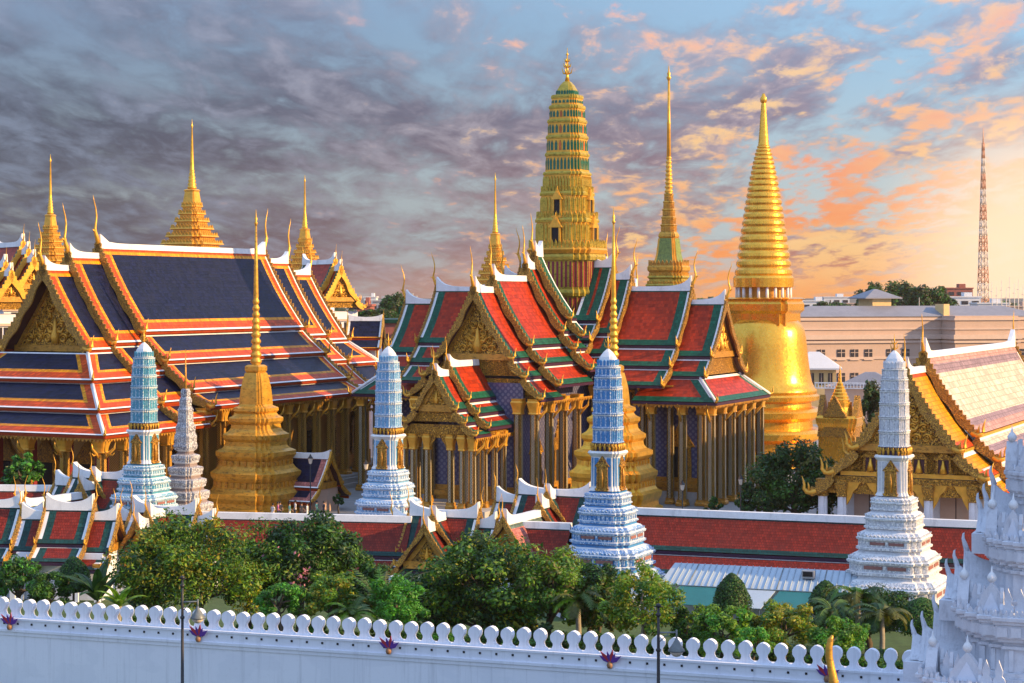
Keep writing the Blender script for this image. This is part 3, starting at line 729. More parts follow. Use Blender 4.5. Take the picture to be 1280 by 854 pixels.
section(R, 'y', (0, 0), -22.7, -17.5, FS, 'green', (True, False), ped='pediment_gold', ped_in=1.1, **kw)
section(R, 'y', (0, 0), -18.5, -9.8, sc(FS, 1.15), 'green', (True, False), ped=None, **kw)
section(R, 'y', (0, 0), -10.7, -7.4, sc(FS, 2.4), 'green', (True, False), ped=None, **kw)
section(R, 'y', (0, 0), -8.7, -6.9, sc(FS[:2], 3.7), 'green', (True, True), ped=None, orn=(True, False), **kw)
section(R, 'y', (0, 0), 3, 10.7, sc(FS, 2.4), 'green', (False, True), ped=None, **kw)
section(R, 'y', (0, 0), 9, 20, FS, 'green', (False, True), ped=None, **kw)
section(R, 'y', (0, 0), -30.8, -27.4, [(0, 14.9, 2.15, 11.5), (2.0, 11.25, 3.05, 10.3), (2.9, 10.05, 4.15, 9.2)], 'green', (True, False), horn_h=2.2, hk=.8, band=.30, tooth=.2, swoop=.7, ped='pediment_gold', ped_in=.5)
section(R, 'y', (0, 0), -28.2, -22.0, [(0, 15.7, 2.15, 12.3), (2.0, 12.0, 3.05, 11.0), (2.9, 10.75, 4.2, 9.75)], 'green', (True, False), horn_h=2.2, hk=.8, band=.30, tooth=.2, swoop=.7, ped=None)
# body
mb = MB()
mb.box((-1, 0, 7.7), (36, 11.8, 11.0), 'mosaic_violet'); mb.box((0, -11, 7.9), (10.0, 22.4, 11.4), 'mosaic_violet'); mb.box((0, 8, 7.4), (10.4, 22, 10.4), 'mosaic_violet'); mb.box((0, -2, 13.3), (8.4, 9.6, .6), 'stone')
mb.build('wall', R)
mb = MB()
for z, e, h in ((1.35, .75, .7), (1.95, .6, .6), (2.4, .25, .5), (2.9, .5, .5), (3.4, .2, .5)):
    m = 'stone' if z < 2 else 'gold_dark'
    mb.box((-1, 0, z), (36 + 2 * e, 11.8 + 2 * e, h), m); mb.box((0, -13, z + .003), (10.0 + 2 * e, 18.4 + 2 * e, h - .004), m)
    if z < 2: mb.box((0, -26.5, z - .004), (8.6 + e * 3, 9, h), m)
mb.build('base_plinth', R)
cF = column_mesh(11.1, .86).build('column', R, (6.3, -22.4, 1.05))
for x, y in ((-6.3, -22.4), (6.3, -19.0), (6.3, -15.6), (6.3, -12.2), (-6.3, -19.0), (-6.3, -15.6), (-6.3, -12.2), (4.7, -22.6), (-4.7, -22.6)): part(cF, (x, y, 1.05), 0, R)
cR = column_mesh(10.5, .86).build('column', R, (12.6, -7.9, 1.05))
for x, y in ((15.9, -7.9), (18.9, -7.9), (18.9, -4.7), (18.9, -1.6), (18.9, 1.6), (18.9, 4.7), (18.9, 7.9), (17.6, -7.0), (17.6, -3.2), (17.6, 0), (17.6, 3.2),
             (-13.2, -7.9), (-16.6, -7.9), (-20.6, -7.9), (-20.6, -4.7)): part(cR, (x, y, 1.05), 0, R)
cW = column_mesh(11.9, .70).build('column', R, (8.6, -6.75, 1.05))
for x in (5.9, 11.3, 14.2): part(cW, (x, -6.75, 1.05), 0, R)
for x in (-8.6, -11.4, -5.9): part(cW, (x, -6.75, 1.05), 0, R)
cP = column_mesh(6.9, .62).build('column', R, (3.5, -30.0, 2.25))
for x, y in ((-3.5, -30.0), (2.55, -30.2), (-2.55, -30.2), (1.2, -29.9), (-1.2, -29.9), (3.5, -27.6), (3.5, -25.4), (3.5, -23.4), (-3.5, -27.6), (-3.5, -25.4), (2.4, -28.6), (2.4, -26.2)): part(cP, (x, y, 2.25), 0, R)
mb = MB(); frame_mb(mb, (0, 0, 0), (1, 0, 0), (0, -1, 0), 2.6, 6.8, 'gold_carved', 'dark_void'); d1 = mb.build('door', R, (10.1, -5.95, 3.0))
part(d1, (15.0, -5.95, 3.0), 0, R); part(d1, (-10.2, -5.95, 3.0), 0, R); part(d1, (5.05, -14, 3.0), rad(90), R); part(d1, (5.05, -19.4, 3.0), rad(90), R)
part(d1, (17.05, -3, 3.0), rad(90), R); part(d1, (17.05, 3, 3.0), rad(90), R); part(d1, (0, -22.3, 3.0), 0, R)
mb = MB(); mb.box((0, 0, 0), (1.3, .22, 1.5), 'gold_carved'); mb.box((0, -.05, 0), (.86, .22, 1.06), 'window_dark'); mb.box((0, -.08, 0), (.08, .22, 1.06), 'gold_dark'); w1 = mb.build('window', R, (9.4, -5.98, 11.6))
for x in (12.4, 15.6, -9.4, -14): part(w1, (x, -5.98, 11.6), 0, R)
for y in (-20.6, -16.8, -13): part(w1, (5.08, y, 11.4), rad(90), R)
# scalloped gold arches between the porch columns
mb = MB()
def scallop(mb, p, d, n, w, h, mat='gold_carved', t=.14):
    p = Vector(p); d = Vector(d); Z = Vector((0, 0, 1)); up = []; lo = []
    for i in range(17):
        x = -1 + i / 8; up.append(p + d * x * w / 2); y = .10 + .9 * abs(x) ** 1.6 - .10 * abs(math.sin(x * math.pi * 2.5)); lo.append(p + d * x * w / 2 - Z * h * y)
    mb.strip(up, lo, n, t, mat)
for x, w in ((-1.87, 1.25), (0, 2.2), (1.87, 1.25)): scallop(mb, (x, -30.05, 9.0), (1, 0, 0), (0, -1, 0), w, 1.9)
for y in (-28.8, -26.5, -24.4): scallop(mb, (3.55, y, 9.0), (0, 1, 0), (1, 0, 0), 1.9, 1.7)
mb.box((0, -30.0, 9.15), (7.6, .5, .7), 'gold_carved'); mb.box((3.5, -26.5, 9.2), (.5, 7.2, .6), 'gold_carved')
mb.build('porch_arch', R)
valance(R, [(10.9, -8.7), (19.6, -8.7), (19.6, 8.7)], 11.15); valance(R, [(7.0, -22.6), (7.0, -10)], 11.9); valance(R, [(4.1, -30.6), (4.1, -22.4)], 8.95); valance(R, [(-21.2, -8.7), (-12, -8.7)], 11.15)
bm_ = MB(); bm_.tube([(0, 0, 0), (.3, 0, .5), (.8, 0, 1.0), (.95, 0, 1.8)], [.05, .15, .12, .04], 'gold', 5); bk = bm_.build('eave_bracket', R, (3.8, -30, 7.2))
for x, y, z in ((3.8, -27.6, 7.2), (3.8, -25.4, 7.2), (6.7, -22.4, 10.1), (6.7, -19, 10.1), (6.7, -15.6, 10.1), (6.7, -12.2, 10.1), (19.3, -4.7, 9.4), (19.3, -1.6, 9.4), (19.3, 1.6, 9.4), (19.3, 4.7, 9.4)): part(bk, (x, y, z), 0, R)
for x in (12.6, 15.9, 18.9): part(bk, (x, -8.3, 9.4), rad(-90), R)
# the tower over the crossing
TW = MB(); k = .0854
G1, G2 = 'gold_olive', 'gold'
def tier(mb, plan, r, z0, z1, mat, ledge=1.05, lh=.28, r1=None):
    r1 = r1 or r
    mb.loft(plan, [(r, z0), (r1, z1 - lh)], mat); mb.loft(plan, [(r1 * ledge, z1 - lh), (r1 * ledge * 1.01, z1 - lh * .5), (r1 * ledge * .97, z1)], G1)
KT = .82
for r, z0, z1, stripe in ((3.95, 13, 17.4, 1), (3.7, 17.4, 20.0, 1), (3.75, 20.0, 22.6, 0), (3.9, 22.6, 26.4, 1)):
    tier(TW, R28, r, z0, z1, G1, 1.10, .7)
    adorn(TW, R28, r, z0 + .25, z1 - .85, .62, 'crimson', .42, .05, 0); petals(TW, R28, r * 1.04, z1 - .75, .5, .6, G1, .08)
TW.loft(R28, [(4.3, 26.4), (4.55, 26.8), (4.2, 27.1)], G2); petals(TW, R28, 4.3, 27.0, .55, .9, G1, .1)
tier(TW, R28, 3.55, 27.0, 30.2, G2, 1.05, .5, 3.40); adorn(TW, R28, 3.5, 27.8, 29.6, .5, G1, .6, .10, .2)
petals(TW, R28, 3.45, 30.1, .5, .8, G1, .1)
tier(TW, R28, 3.05, 30.2, 33.0, G2, 1.05, .45, 2.92); adorn(TW, R28, 3.0, 30.9, 32.4, .45, G1, .6, .10, .2)
petals(TW, R28, 2.95, 32.9, .45, .7, G1, .1)
tier(TW, R28, 2.72, 33.0, 35.1, G2, 1.04, .35, 2.62); adorn(TW, R28, 2.68, 33.2, 34.6, .42, G1, .65, .12, .3)
zz = [35.1, 37.15, 39.0, 40.7, 42.2, 43.3]; rr = [2.46, 2.34, 2.20, 2.02, 1.78, 1.42, 1.0]
for i in range(5):
    tier(TW, R28, rr[i], zz[i], zz[i + 1], G2, 1.05, .38, rr[i] * .97)
    adorn(TW, R28, rr[i] * .985, zz[i] + .22, zz[i + 1] - .56, .52, 'green_glass', .62, .07, .32, 'green_glass', mid='orange_niche')
    petals(TW, R28, rr[i], zz[i + 1] - .35, .42, .30, G1, .07)
TW.loft(R28, [(1.30, 43.3), (1.12, 43.9), (.80, 44.4), (.45, 44.75), (.12, 44.9)], 'gold_olive')
adorn(TW, R28, 1.26, 43.35, 43.8, .4, 'green_glass', .7, .05, .3)
TW.v = [(x * KT, y * KT, z_) for x, y, z_ in TW.v]
twr = TW.build('tower', R)
mb = MB()
for rzz in range(4):
    a = rzz * math.pi / 2; n = Vector((math.cos(a), math.sin(a), 0)); d = Vector((-n.y, n.x, 0))
    for z, r, w, h in ((27.2, 3.02, 1.35, 3.5), (30.4, 2.56, 1.1, 3.1)):
        mb = MB(); frame_mb(mb, n * (r + .05) + Vector((0, 0, z)), d, n, w, h, 'gold', 'dark_void', .45, .26); mb.build('tower_niche', twr)
mb = MB()
mb.tube([(0, 0, 44.8), (0, 0, 45.4), (0, 0, 48.4)], [.30, .16, .03], 'gold_bright', 6)
for z, s in ((45.6, 1.0), (46.3, .75), (46.9, .5)):
    for i in range(4):
        a = i * math.pi / 2; x, y = math.cos(a), math.sin(a)
        mb.tube([(0, 0, z), (x * .45 * s, y * .45 * s, z + .1), (x * .62 * s, y * .62 * s, z + .7 * s)], [.10, .09, .02], 'gold_bright', 5)
mb.tube([(0, 0, 47.5), (0, 0, 47.7), (0, 0, 47.9)], [.03, .16, .03], 'gold_bright', 6)
mb.build('tower_finial', twr)
# ------------------------------------------------------------------ glazed prang towers (a row of four)
def prang(label, loc, sc_, relief, panelm, rz=TH):
    T = thing('prang_tower', label, 'prang tower', loc, rz, 'glazed prang towers in a row')
    T.scale = (sc_, sc_, sc_)
    k = .0583                                # metres per photo pixel of the tower nearest the eye
    b = MB()                                 # z measured from the plinth top (photo row 748)
    # stepped mouldings of the base
    def mould(r0, z0, z1, r1, rail):
        h = z1 - z0
        b.loft(R20, [(r0 * .93, z0 - h * .06), (r0, z0), (r0, z0 + h * .10), (r0 * .93, z0 + h * .13, 'white_relief'), (r0 * .92, z0 + h * .40, panelm), (r0 * .985, z0 + h * .46, 'white_relief'), (r0 * 1.0, z0 + h * .55), (r0 * .955, z0 + h * .59, 'white_relief'), (r0 * .92, z0 + h * .66), (r1 * 1.06, z0 + h * .80), (r1 * .93, z0 + h * .85, 'white_relief'), (r1 * .92, z0 + h * .94, panelm)], relief)
        adorn(b, R20, r0 * .923, z0 + h * .14, z0 + h * .40, .34, relief, .55, .07, 0)
        if rail:
            for a, bb, d, n, L in edges(R20, r0 * .925):
                if L > 1.6:
                    for s in (-.22, .22):
                        c = a + d * L * (.5 + s) + n * .04; w = L * .17
                        b.prism([c - d * w + Vector((0, 0, z0 + h * .24)), c + d * w + Vector((0, 0, z0 + h * .24)), c + d * w + Vector((0, 0, z0 + h * .38)), c - d * w + Vector((0, 0, z0 + h * .38))], n, .10, 'stripe_red')
        petals(b, R20, r0 * .955, z0 + h * .57, .30, .24, relief, .06, .8, .3)
    mould(3.72, 0, 1.95, 3.05, True); mould(3.02, 1.95, 3.7, 2.45, True); mould(2.42, 3.7, 5.2, 1.95, True); mould(1.92, 5.2, 6.5, 1.58, False); mould(1.54, 6.5, 7.5, 1.30, False)
    b.build('base', T)
    p = MB(); p.loft(circ(8), [(4.35, -3.6), (4.35, -.35), (4.55, -.30), (4.55, -.06), (4.2, 0)], 'white_wall', rot=rad(22.5))
    adorn(p, circ(8), 4.34, -2.6, -1.0, 1.6, 'dark_void', .34, .05, .45, rot=rad(22.5)); p.build('plinth', T)
    s = MB(); s.loft(R20, [(1.22, 7.5), (1.08, 7.75), (1.04, 10.0), (1.16, 10.15), (1.28, 10.3), (1.20, 10.45)], 'white_relief')
    adorn(s, R20, 1.055, 7.85, 9.95, .5, panelm, .66, .03, 0, emin=.16); s.build('shaft', T)
    n_ = MB(); frame_mb(n_, (0, 0, 0), (1, 0, 0), (0, -1, 0), 1.0, 2.55, 'gold_carved', 'gold_dark', .36, .16); n_.tube([(0, -.10, .1), (0, -.12, .8), (0, -.12, 1.25), (0, -.12, 1.45)], [.12, .16, .10, .06], 'gold_dark', 6)
    no = n_.build('niche', T, (0, -1.09, 7.7))
    for i in range(1, 4):
        a = i * math.pi / 2; part(no, (1.09 * math.sin(a), -1.09 * math.cos(a), 7.7), a, T)
    gb = MB(); gb.loft(R20, [(1.02, 10.45), (1.02, 11.05)], 'purple_dark')
    for a, bb, d, n, L in edges(R20, 1.04):
        kk = max(1, round(L / .36))
        for i in range(kk):
            c = a + d * (L * (i + .5) / kk) + n * .05 + Vector((0, 0, 10.45))
            gb.tube([c, c + Vector((0, 0, .25)), c + Vector((0, 0, .42)), c + Vector((0, 0, .56))], [.05, .11, .07, .05], 'gold_aged', 5)
            for s_ in (-1, 1): gb.tube([c + Vector((0, 0, .28)), c + d * .13 * s_ + Vector((0, 0, .38)), c + d * .15 * s_ + Vector((0, 0, .55))], [.04, .04, .02], 'gold_aged', 4)
    gb.build('figure_band', T)
    c = MB(); zs = [11.05, 12.15, 13.2, 14.2, 15.15, 16.0, 16.75]; rs = [.99, .985, .97, .94, .89, .81, .67]
    for i in range(6):
        r = rs[i]; z0, z1 = zs[i], zs[i + 1]; h = z1 - z0; r2 = rs[i + 1]
        c.loft(R28, [(r * 1.06, z0), (r * 1.06, z0 + .07), (r * .93, z0 + .10), (r * .92, z1 - .17), (r * 1.0, z1 - .14), (r * 1.03, z1 - .07, 'white_relief'), (r2 * .95, z1 - .02), (r2 * .95, z1)], relief)
        adorn(c, R28, r * .925, z0 + .12, z1 - .18, .34, panelm, .62, .03, .30, emin=.05)
        for a, bb, d, n, L in edges(R28, r * .93):          # slim pilasters between the niches
            kk = max(1, round(L / .34)) if L > .05 else 0
            for j in range(kk + 1 if kk > 1 else 0):
                p_ = a + d * L * j / kk + n * .02; c.box((p_.x, p_.y, (z0 + z1) / 2 - .03), (.07, .07, h - .24), relief, math.atan2(d.y, d.x))
    c.loft(R28, [(.70, 16.75), (.67, 17.0), (.52, 17.45), (.29, 17.8), (.10, 18.0), (.02, 18.1)], 'white_relief'); adorn(c, R28, .68, 16.8, 17.25, .27, panelm, .6, .06, .3)
    c.build('crown', T)
    f = MB(); f.tube([(0, 0, 17.95), (0, 0, 18.5), (0, 0, 19.25)], [.09, .06, .01], 'gold', 5)
    for z, s in ((18.15, 1), (18.5, .7)):
        for i in range(4):
            a = i * math.pi / 2 + .3; x, y = math.cos(a) * s, math.sin(a) * s
            f.tube([(0, 0, z), (x * .22, y * .22, z + .05), (x * .30, y * .30, z + .42 * s)], [.05, .045, .01], 'gold', 4)
    f.build('finial', T)
    return T
# z of plinth top follows from each tower's own size; horizon-based readings of the tops
for lab, px, py_top, D, s, rel, pan in (
    ('white prang tower with gold niches in front of the long red cloister roof', 1118, 437, 140.0, 1.0, 'glaze_white', 'white_panel'),
    ('vivid blue and white prang tower in front of the gold chedi', 760, 435, 143.5, 1.0, 'glaze_blue', 'blue_panel'),
    ('pale blue prang tower standing behind the cloister left of the small porch', 485.5, 432, 166.0, 1.0, 'glaze_pale', 'pale_panel'),
    ('turquoise prang tower in front of the navy roofed hall', 180, 427, 161.0, .96, 'glaze_teal', 'teal_panel')):
    q = at(px, py_top, D); prang(lab, (q.x, q.y, q.z - 18.1 * s), s, rel, pan)

# ------------------------------------------------------------------ gilded chedis with stepped square bases
def square_chedi(label, px, D, py_top=268, py_bot=638, sunlit=False):
    q = at(px, py_bot, D); T = thing('golden_chedi', label, 'chedi', (q.x, q.y, Z0), TH, 'pair of gilded stepped chedis')
    k = D / F; Zb = q.z - Z0; z = lambda py: Zb + (py_bot - py) * k; w = lambda p: p * k
    gm = 'gold_bright' if sunlit else 'gold_aged'; gd_ = 'gold' if sunlit else 'gold_dark'  # the twin in the sun gets brighter gold: sunlight put into the colour
    b = MB(); q_ = 1 / 1.2
    st = [(64, 641), (64, 633), (59, 631), (58, 626), (62, 620), (63, 614), (57, 611), (54, 607), (53, 600), (57, 594), (57.5, 589), (51, 585), (47, 580), (46, 574), (51, 568), (51, 563), (43, 560), (39.5, 556), (38.5, 551), (42, 547), (42, 542.5), (35.5, 539), (32, 535), (31, 530), (34.5, 526), (34.5, 522), (28.5, 519), (26, 516), (29, 513), (28.5, 509.5), (22, 507), (20.5, 505)]
    b.loft(R28, [(w(60) * q_, 0)] + [(w(a) * q_, z(c)) for a, c in st], gm)
    for r, p0, p1 in ((53.5, 606, 600), (46.5, 579, 574)): adorn(b, R28, w(r) * q_, z(p0), z(p1), w(9), gd_, .35, .16, 0)
    b.build('stepped_base', T)
    bl = MB(); bl.loft(R20, [(w(20.5) * q_, z(505)), (w(20) * q_, z(497)), (w(18.5) * q_, z(485)), (w(16) * q_, z(474)), (w(13.5) * q_, z(466))], gm)
    bl.loft(SQ, [(w(8.5), z(466)), (w(10), z(463)), (w(10), z(458)), (w(7.5), z(456))], gm); bl.build('bell', T)
    sp = MB(); pr = [(w(6), z(456))]; n = 10
    for i in range(n):
        p0 = 456 - i * 8.3; p1 = p0 - 8.3; r = 7.3 - i * .36
        pr += [(w(r * .72), z(p0 - .8)), (w(r), z(p0 - 2.9)), (w(r), z(p0 - 5)), (w(r * .72), z(p1 + .6))]
    pr += [(w(3.2), z(371)), (w(2.4), z(330)), (w(1.2), z(py_top + 14))]
    sp.loft(circ(12), pr, gm, True); sp.build('ringed_spire', T)
    f = MB(); f.tube([(0, 0, z(py_top + 15)), (0, 0, z(py_top + 11)), (0, 0, z(py_top + 9)), (0, 0, z(py_top + 5)), (0, 0, z(py_top + 3)), (0, 0, z(py_top - 6))], [w(1.2), w(2.4), w(1.2), w(2.0), w(1.0), w(.3)], gm, 8); f.build('finial', T)
    return T
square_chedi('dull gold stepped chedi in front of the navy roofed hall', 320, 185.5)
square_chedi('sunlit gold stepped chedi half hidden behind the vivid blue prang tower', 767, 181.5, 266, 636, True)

# striped porcelain chedi beside the turquoise prang
T = thing('porcelain_chedi', 'small grey and white striped chedi with slender spire beside the gold chedi', 'chedi', at(232, 652, 165) * 1.0, TH)
k = 165 / F; w = lambda p: p * k * .87; z = lambda py: (652 - py) * k
b = MB(); b.loft(R20, [(w(38), -4.5), (w(38), 0)], 'glaze_stripe'); pr = [(w(36), z(652))]; py = 652; r = 35.0
while py > 560:
    h = 15; pr += [(w(r), z(py - 1)), (w(r + 1.5), z(py - 5)), (w(r + 1.2), z(py - 8)), (w(r - 4), z(py - 9.5), 'glaze_stripe'), (w(r - 6), z(py - 11), 'stripe_grey'), (w(r - 6), z(py - 13), 'stripe_grey'), (w(r - 3.4), z(py - 15), 'white_relief')]; py -= h; r -= 3.9
b.loft(R20, pr, 'glaze_stripe'); b.build('stepped_base', T)
s = MB(); pr = [(w(12), z(562)), (w(13.5), z(558)), (w(12), z(553)), (w(12.5), z(546)), (w(10.5), z(540)), (w(11), z(534)), (w(8.5), z(528)), (w(8.2), z(515)), (w(9), z(512)), (w(6.5), z(508)), (w(7), z(500)), (w(5), z(496)), (w(5.5), z(490)), (w(4), z(486))]
s.loft(R12, pr, 'glaze_stripe'); s.build('bell', T)
f = MB(); f.tube([(0, 0, z(487)), (0, 0, z(470)), (0, 0, z(437))], [w(2.6), w(1.6), w(.4)], 'gold_dark', 6); f.build('finial', T)

# ------------------------------------------------------------------ great bell-shaped golden chedi
D = 238.0; q = at(954.5, 590, D); T = thing('great_golden_chedi', 'huge smooth golden bell shaped chedi with ringed tapering spire', 'chedi', (q.x, q.y, Z0), 0)
k = D / F; w = lambda p: p * k; z = lambda py: q.z - Z0 + (590 - py) * k
b = MB(); pr = [(w(86), 0), (w(86), z(592)), (w(76), z(588)), (w(66), z(586)), (w(65), z(578)), (w(77), z(573)), (w(77.5), z(566)), (w(73), z(562)), (w(63), z(560)), (w(62.5), z(551)), (w(74), z(546)), (w(74.5), z(539)), (w(70), z(535)), (w(61), z(533)), (w(60.5), z(525)), (w(71.5), z(520)), (w(72), z(513)), (w(67), z(509)), (w(59.5), z(507)), (w(59), z(502)), (w(68.5), z(499)), (w(69), z(494)), (w(64.5), z(490))]
b.loft(circ(64), pr, 'gold_leaf'); b.build('ringed_base', T)
b = MB(); pr = [(66, 491), (66, 487), (62.5, 483), (59.5, 476), (57.5, 465), (55.5, 450), (54, 436), (52.5, 422), (50.5, 412), (47, 405), (42, 400)]
b.loft(circ(72), [(w(a), z(c)) for a, c in pr], 'gold_leaf', True); b.build('bell', T)
b = MB(); b.loft(R12, [(w(38), z(406)), (w(38), z(392)), (w(42), z(388)), (w(42), z(380)), (w(40), z(376)), (w(44), z(373.5)), (w(40), z(372))], 'gold_leaf', rot=TH)
for i in range(4):
    a = i * math.pi / 2 + TH; n = Vector((math.sin(a), -math.cos(a), 0)); d = Vector((n.y * -1, n.x, 0)) if False else Vector((math.cos(a), math.sin(a), 0))
b.build('square_throne', T)
b = MB(); b.loft(circ(24), [(w(29), z(374)), (w(29), z(358))], 'gold_dark'); b.build('neck', T)
pb = MB(); pb.tube([(0, 0, z(374)), (0, 0, z(359))], [w(2.1), w(1.8)], 'white_relief', 6); po = None
for i in range(20):
    a = 2 * math.pi * i / 20; L = (w(33.5) * math.cos(a), w(33.5) * math.sin(a), 0)
    po = pb.build('neck_post', T, L) if po is None else (part(po, L, 0, T) and po)
sp = MB(); pr = [(w(30), z(360)), (w(37.5), z(359)), (w(38), z(348)), (w(36.5), z(345))]; n = 21; p = 345.0
for i in range(n):
    t = i / n; h = 9.3 * (1 - t) ** .75 + 3.4; h *= 142 / 163.0; r = 36.0 + (7.0 - 36.0) * (t ** .93); r2 = 36.0 + (7.0 - 36.0) * (((i + 1) / n) ** .93)
    pr += [(w(r * .955), z(p)), (w(r), z(p - h * .25)), (w(r * .985), z(p - h * .62)), (w(r2 * .94), z(p - h * .98))]; p -= h
print('ring end', p)
pr += [(w(7.2), z(p)), (w(6.6), z(p - 2)), (w(3.0), z(131)), (w(2.5), z(129))]
sp.loft(circ(48), pr, 'gold_leaf', False); sp.build('ringed_spire', T)
f = MB(); f.loft(circ(12), [(w(2.2), z(130)), (w(4.2), z(127)), (w(4.2), z(123)), (w(2.5), z(120)), (w(1.6), z(117))], 'gold_leaf', True); f.build('finial', T)
# spired gold gateway at its foot
g1 = at(1050, 600, 226); P2 = thing('golden_gateway', 'squat golden gateway with small ringed spire at the foot of the great chedi', 'gateway', (g1.x, g1.y, Z0), TH)
k = 226 / F; w = lambda p: p * k * .88; z = lambda py: g1.z - Z0 + (600 - py) * k
b = MB(); b.loft(R20, [(w(30), 0), (w(30), z(590)), (w(27), z(585)), (w(26), z(535)), (w(29), z(528)), (w(30), z(522)), (w(26), z(519))], 'gold_leaf'); b.build('body', P2)
b = MB()
for i in range(4):
    a = i * math.pi / 2; n = Vector((math.sin(a), -math.cos(a), 0)); d = Vector((math.cos(a), math.sin(a), 0)); c0 = n * w(25)
    b.prism([c0 - d * w(17) + Vector((0, 0, z(520))), c0 + d * w(17) + Vector((0, 0, z(520))), c0 + Vector((0, 0, z(494)))], n, w(8), 'gold_carved')
    b.prism([c0 * .98 - d * w(23) + Vector((0, 0, z(545))), c0 * .98 + d * w(23) + Vector((0, 0, z(545))), c0 * .98 + Vector((0, 0, z(507)))], n, w(5), 'gold_carved')
b.build('pediment', P2)
b = MB(); pr = [(w(20), z(520)), (w(17), z(508)), (w(17), z(502))]; p = 502
for i in range(6): r = 14 - i * 1.9; pr += [(w(r), z(p)), (w(r), z(p - 2.6)), (w(r - 1.4), z(p - 4))]; p -= 4
pr += [(w(2.4), z(p)), (w(1.4), z(468)), (w(.3), z(455))]; b.loft(circ(20), pr, 'gold_leaf'); b.build('ringed_spire', P2)

# ------------------------------------------------------------------ library with green-gold spire (behind, right of centre)
D = 250.0; q = at(836, 360, D);  T = thing('library_spire', 'slender green and gold stepped spire with long needle behind the temple', 'spire', (q.x, q.y, Z0), TH)
k = D / F; w = lambda p: p * k * .86; z = lambda py: q.z - Z0 + (360 - py) * k
b = MB(); b.loft(SQ, [(w(60), 0), (w(60), z(440)), (w(64), z(436)), (w(40), z(400)), (w(34), z(392))], 'gold_aged'); b.build('hall', T)
b = MB(); r = 34; p = 395
for i in range(5): b.loft(R28, [(w(r), z(p)), (w(r * .98), z(p - 6)), (w(r * 1.08), z(p - 8)), (w(r * 1.05), z(p - 10))], 'gold_olive'); petals(b, R28, w(r * 1.0), z(p - 9.5), w(5), w(5), 'gold_aged', w(1)); p -= 10; r -= 2.2
b.loft(R28, [(w(24), z(346)), (w(24), z(341)), (w(27), z(338)), (w(27), z(334)), (w(25), z(331))], 'gold_aged'); petals(b, R28, w(25.5), z(333), w(7), w(9), 'gold_dark', w(1.2))
b.build('stepped_tier', T)
b = MB(); em = long_edges(R20, 'green_moss', None); b.loft(R20, [(w(19), z(331)), (w(15.5), z(318)), (w(13), z(298))], 'gold', emat=em); b.loft(R20, [(w(11.5), z(298)), (w(13), z(296)), (w(12.5), z(293)), (w(10.5), z(290))], 'gold_aged'); b.build('bell', T)
b = MB(); p = 290; r = 10.8
for i in range(5): b.loft(R20, [(w(r * .88), z(p)), (w(r * .9), z(p - 7)), (w(r), z(p - 8.2)), (w(r * .9), z(p - 9.6))], 'gold_aged'); adorn(b, R20, w(r * .89), z(p - .5), z(p - 6.5), w(2.6), 'gold_dark', .6, w(.5), .3); p -= 9.6; r -= 1.15
w = lambda p: p * k * 1.15
pr = [(w(4.8), z(p))]
for i in range(9): rr_ = 4.8 - i * .22; pr += [(w(rr_ * .7), z(p)), (w(rr_), z(p - 2)), (w(rr_), z(p - 3.4)), (w(rr_ * .7), z(p - 5))]; p -= 5.2
pr += [(w(2.5), z(p)), (w(1.9), z(156)), (w(2.3), z(154)), (w(1.7), z(152)), (w(1.2), z(100))]; b.loft(circ(10), pr, 'gold', True); b.build('needle', T)
b = MB(); b.tube([(0, 0, z(101)), (0, 0, z(97)), (0, 0, z(95)), (0, 0, z(92)), (0, 0, z(90)), (0, 0, z(82))], [w(1.2), w(2.9), w(1.4), w(2.2), w(1), w(.3)], 'gold', 8); b.build('finial', T)

# ------------------------------------------------------------------ palace roof spires far behind
def palace_spire(label, px, py_tip, py_base, half, D):
    q = at(px, py_base, D); T = thing('palace_spire', label, 'spire', (q.x, q.y, Z0), TH, 'gilded palace spires far behind')
    k = D / F; w = lambda p: p * k * .86; z = lambda py: q.z - Z0 + (py_base - py) * k; H = py_base - py_tip; s = half / 36.0
    b = MB(); b.loft(SQ, [(w(half * 1.25), 0), (w(half * 1.25), z(py_base + 26)), (w(half * 1.3), z(py_base + 24)), (w(half), z(py_base + 4))], 'white_wall'); b.build('hall', T)
    b = MB(); p = py_base + 4; n = 6; hh = H * .36
    for i in range(n):
        t = i / n; r = half * (1 - t) ** 1.35 * .72 + half * .28; h = hh / n
        b.loft(R20, [(w(r * .86), z(p)), (w(r * .84), z(p - h * .55)), (w(r), z(p - h * .66)), (w(r * .96), z(p - h * .85)), (w(r * .8), z(p - h))], 'gold')
        adorn(b, R20, w(r * .85), z(p), z(p - h * .5), w(4 * s + 1), 'gold_dark', .6, w(.6), .3); petals(b, R20, w(r * .95), z(p - h * .8), w(4.5 * s + 1), w(h * .55), 'gold_aged', w(.9)); p -= h
    b.build('stepped_tier', T)
    b = MB(); r = half * .26; b.loft(R12, [(w(r * 1.05), z(p)), (w(r * .80), z(p - H * .10)), (w(r * .95), z(p - H * .11)), (w(r * .72), z(p - H * .12))], 'gold'); p -= H * .12
    pr = []
    for i in range(6): rr_ = r * (.74 - .07 * i); pr += [(w(rr_ * .8), z(p)), (w(rr_), z(p - H * .012)), (w(rr_ * .8), z(p - H * .025))]; p -= H * .027
    pr += [(w(r * .28), z(p - H * .03)), (w(.9), z(py_tip + H * .06)), (w(1.6), z(py_tip + H * .045)), (w(.8), z(py_tip + H * .03)), (w(.3), z(py_tip - 2))]; b.loft(circ(10), pr, 'gold_bright', True); b.build('needle', T)
    return T
palace_spire('tallest gilded palace spire rising behind the navy roof ridge', 240, 151, 308, 38, 330)
palace_spire('gilded palace spire rising behind the leftmost gables', 63, 195, 328, 27, 335)
palace_spire('gilded palace spire just right of the navy roof ridge', 381, 221, 338, 25, 330)
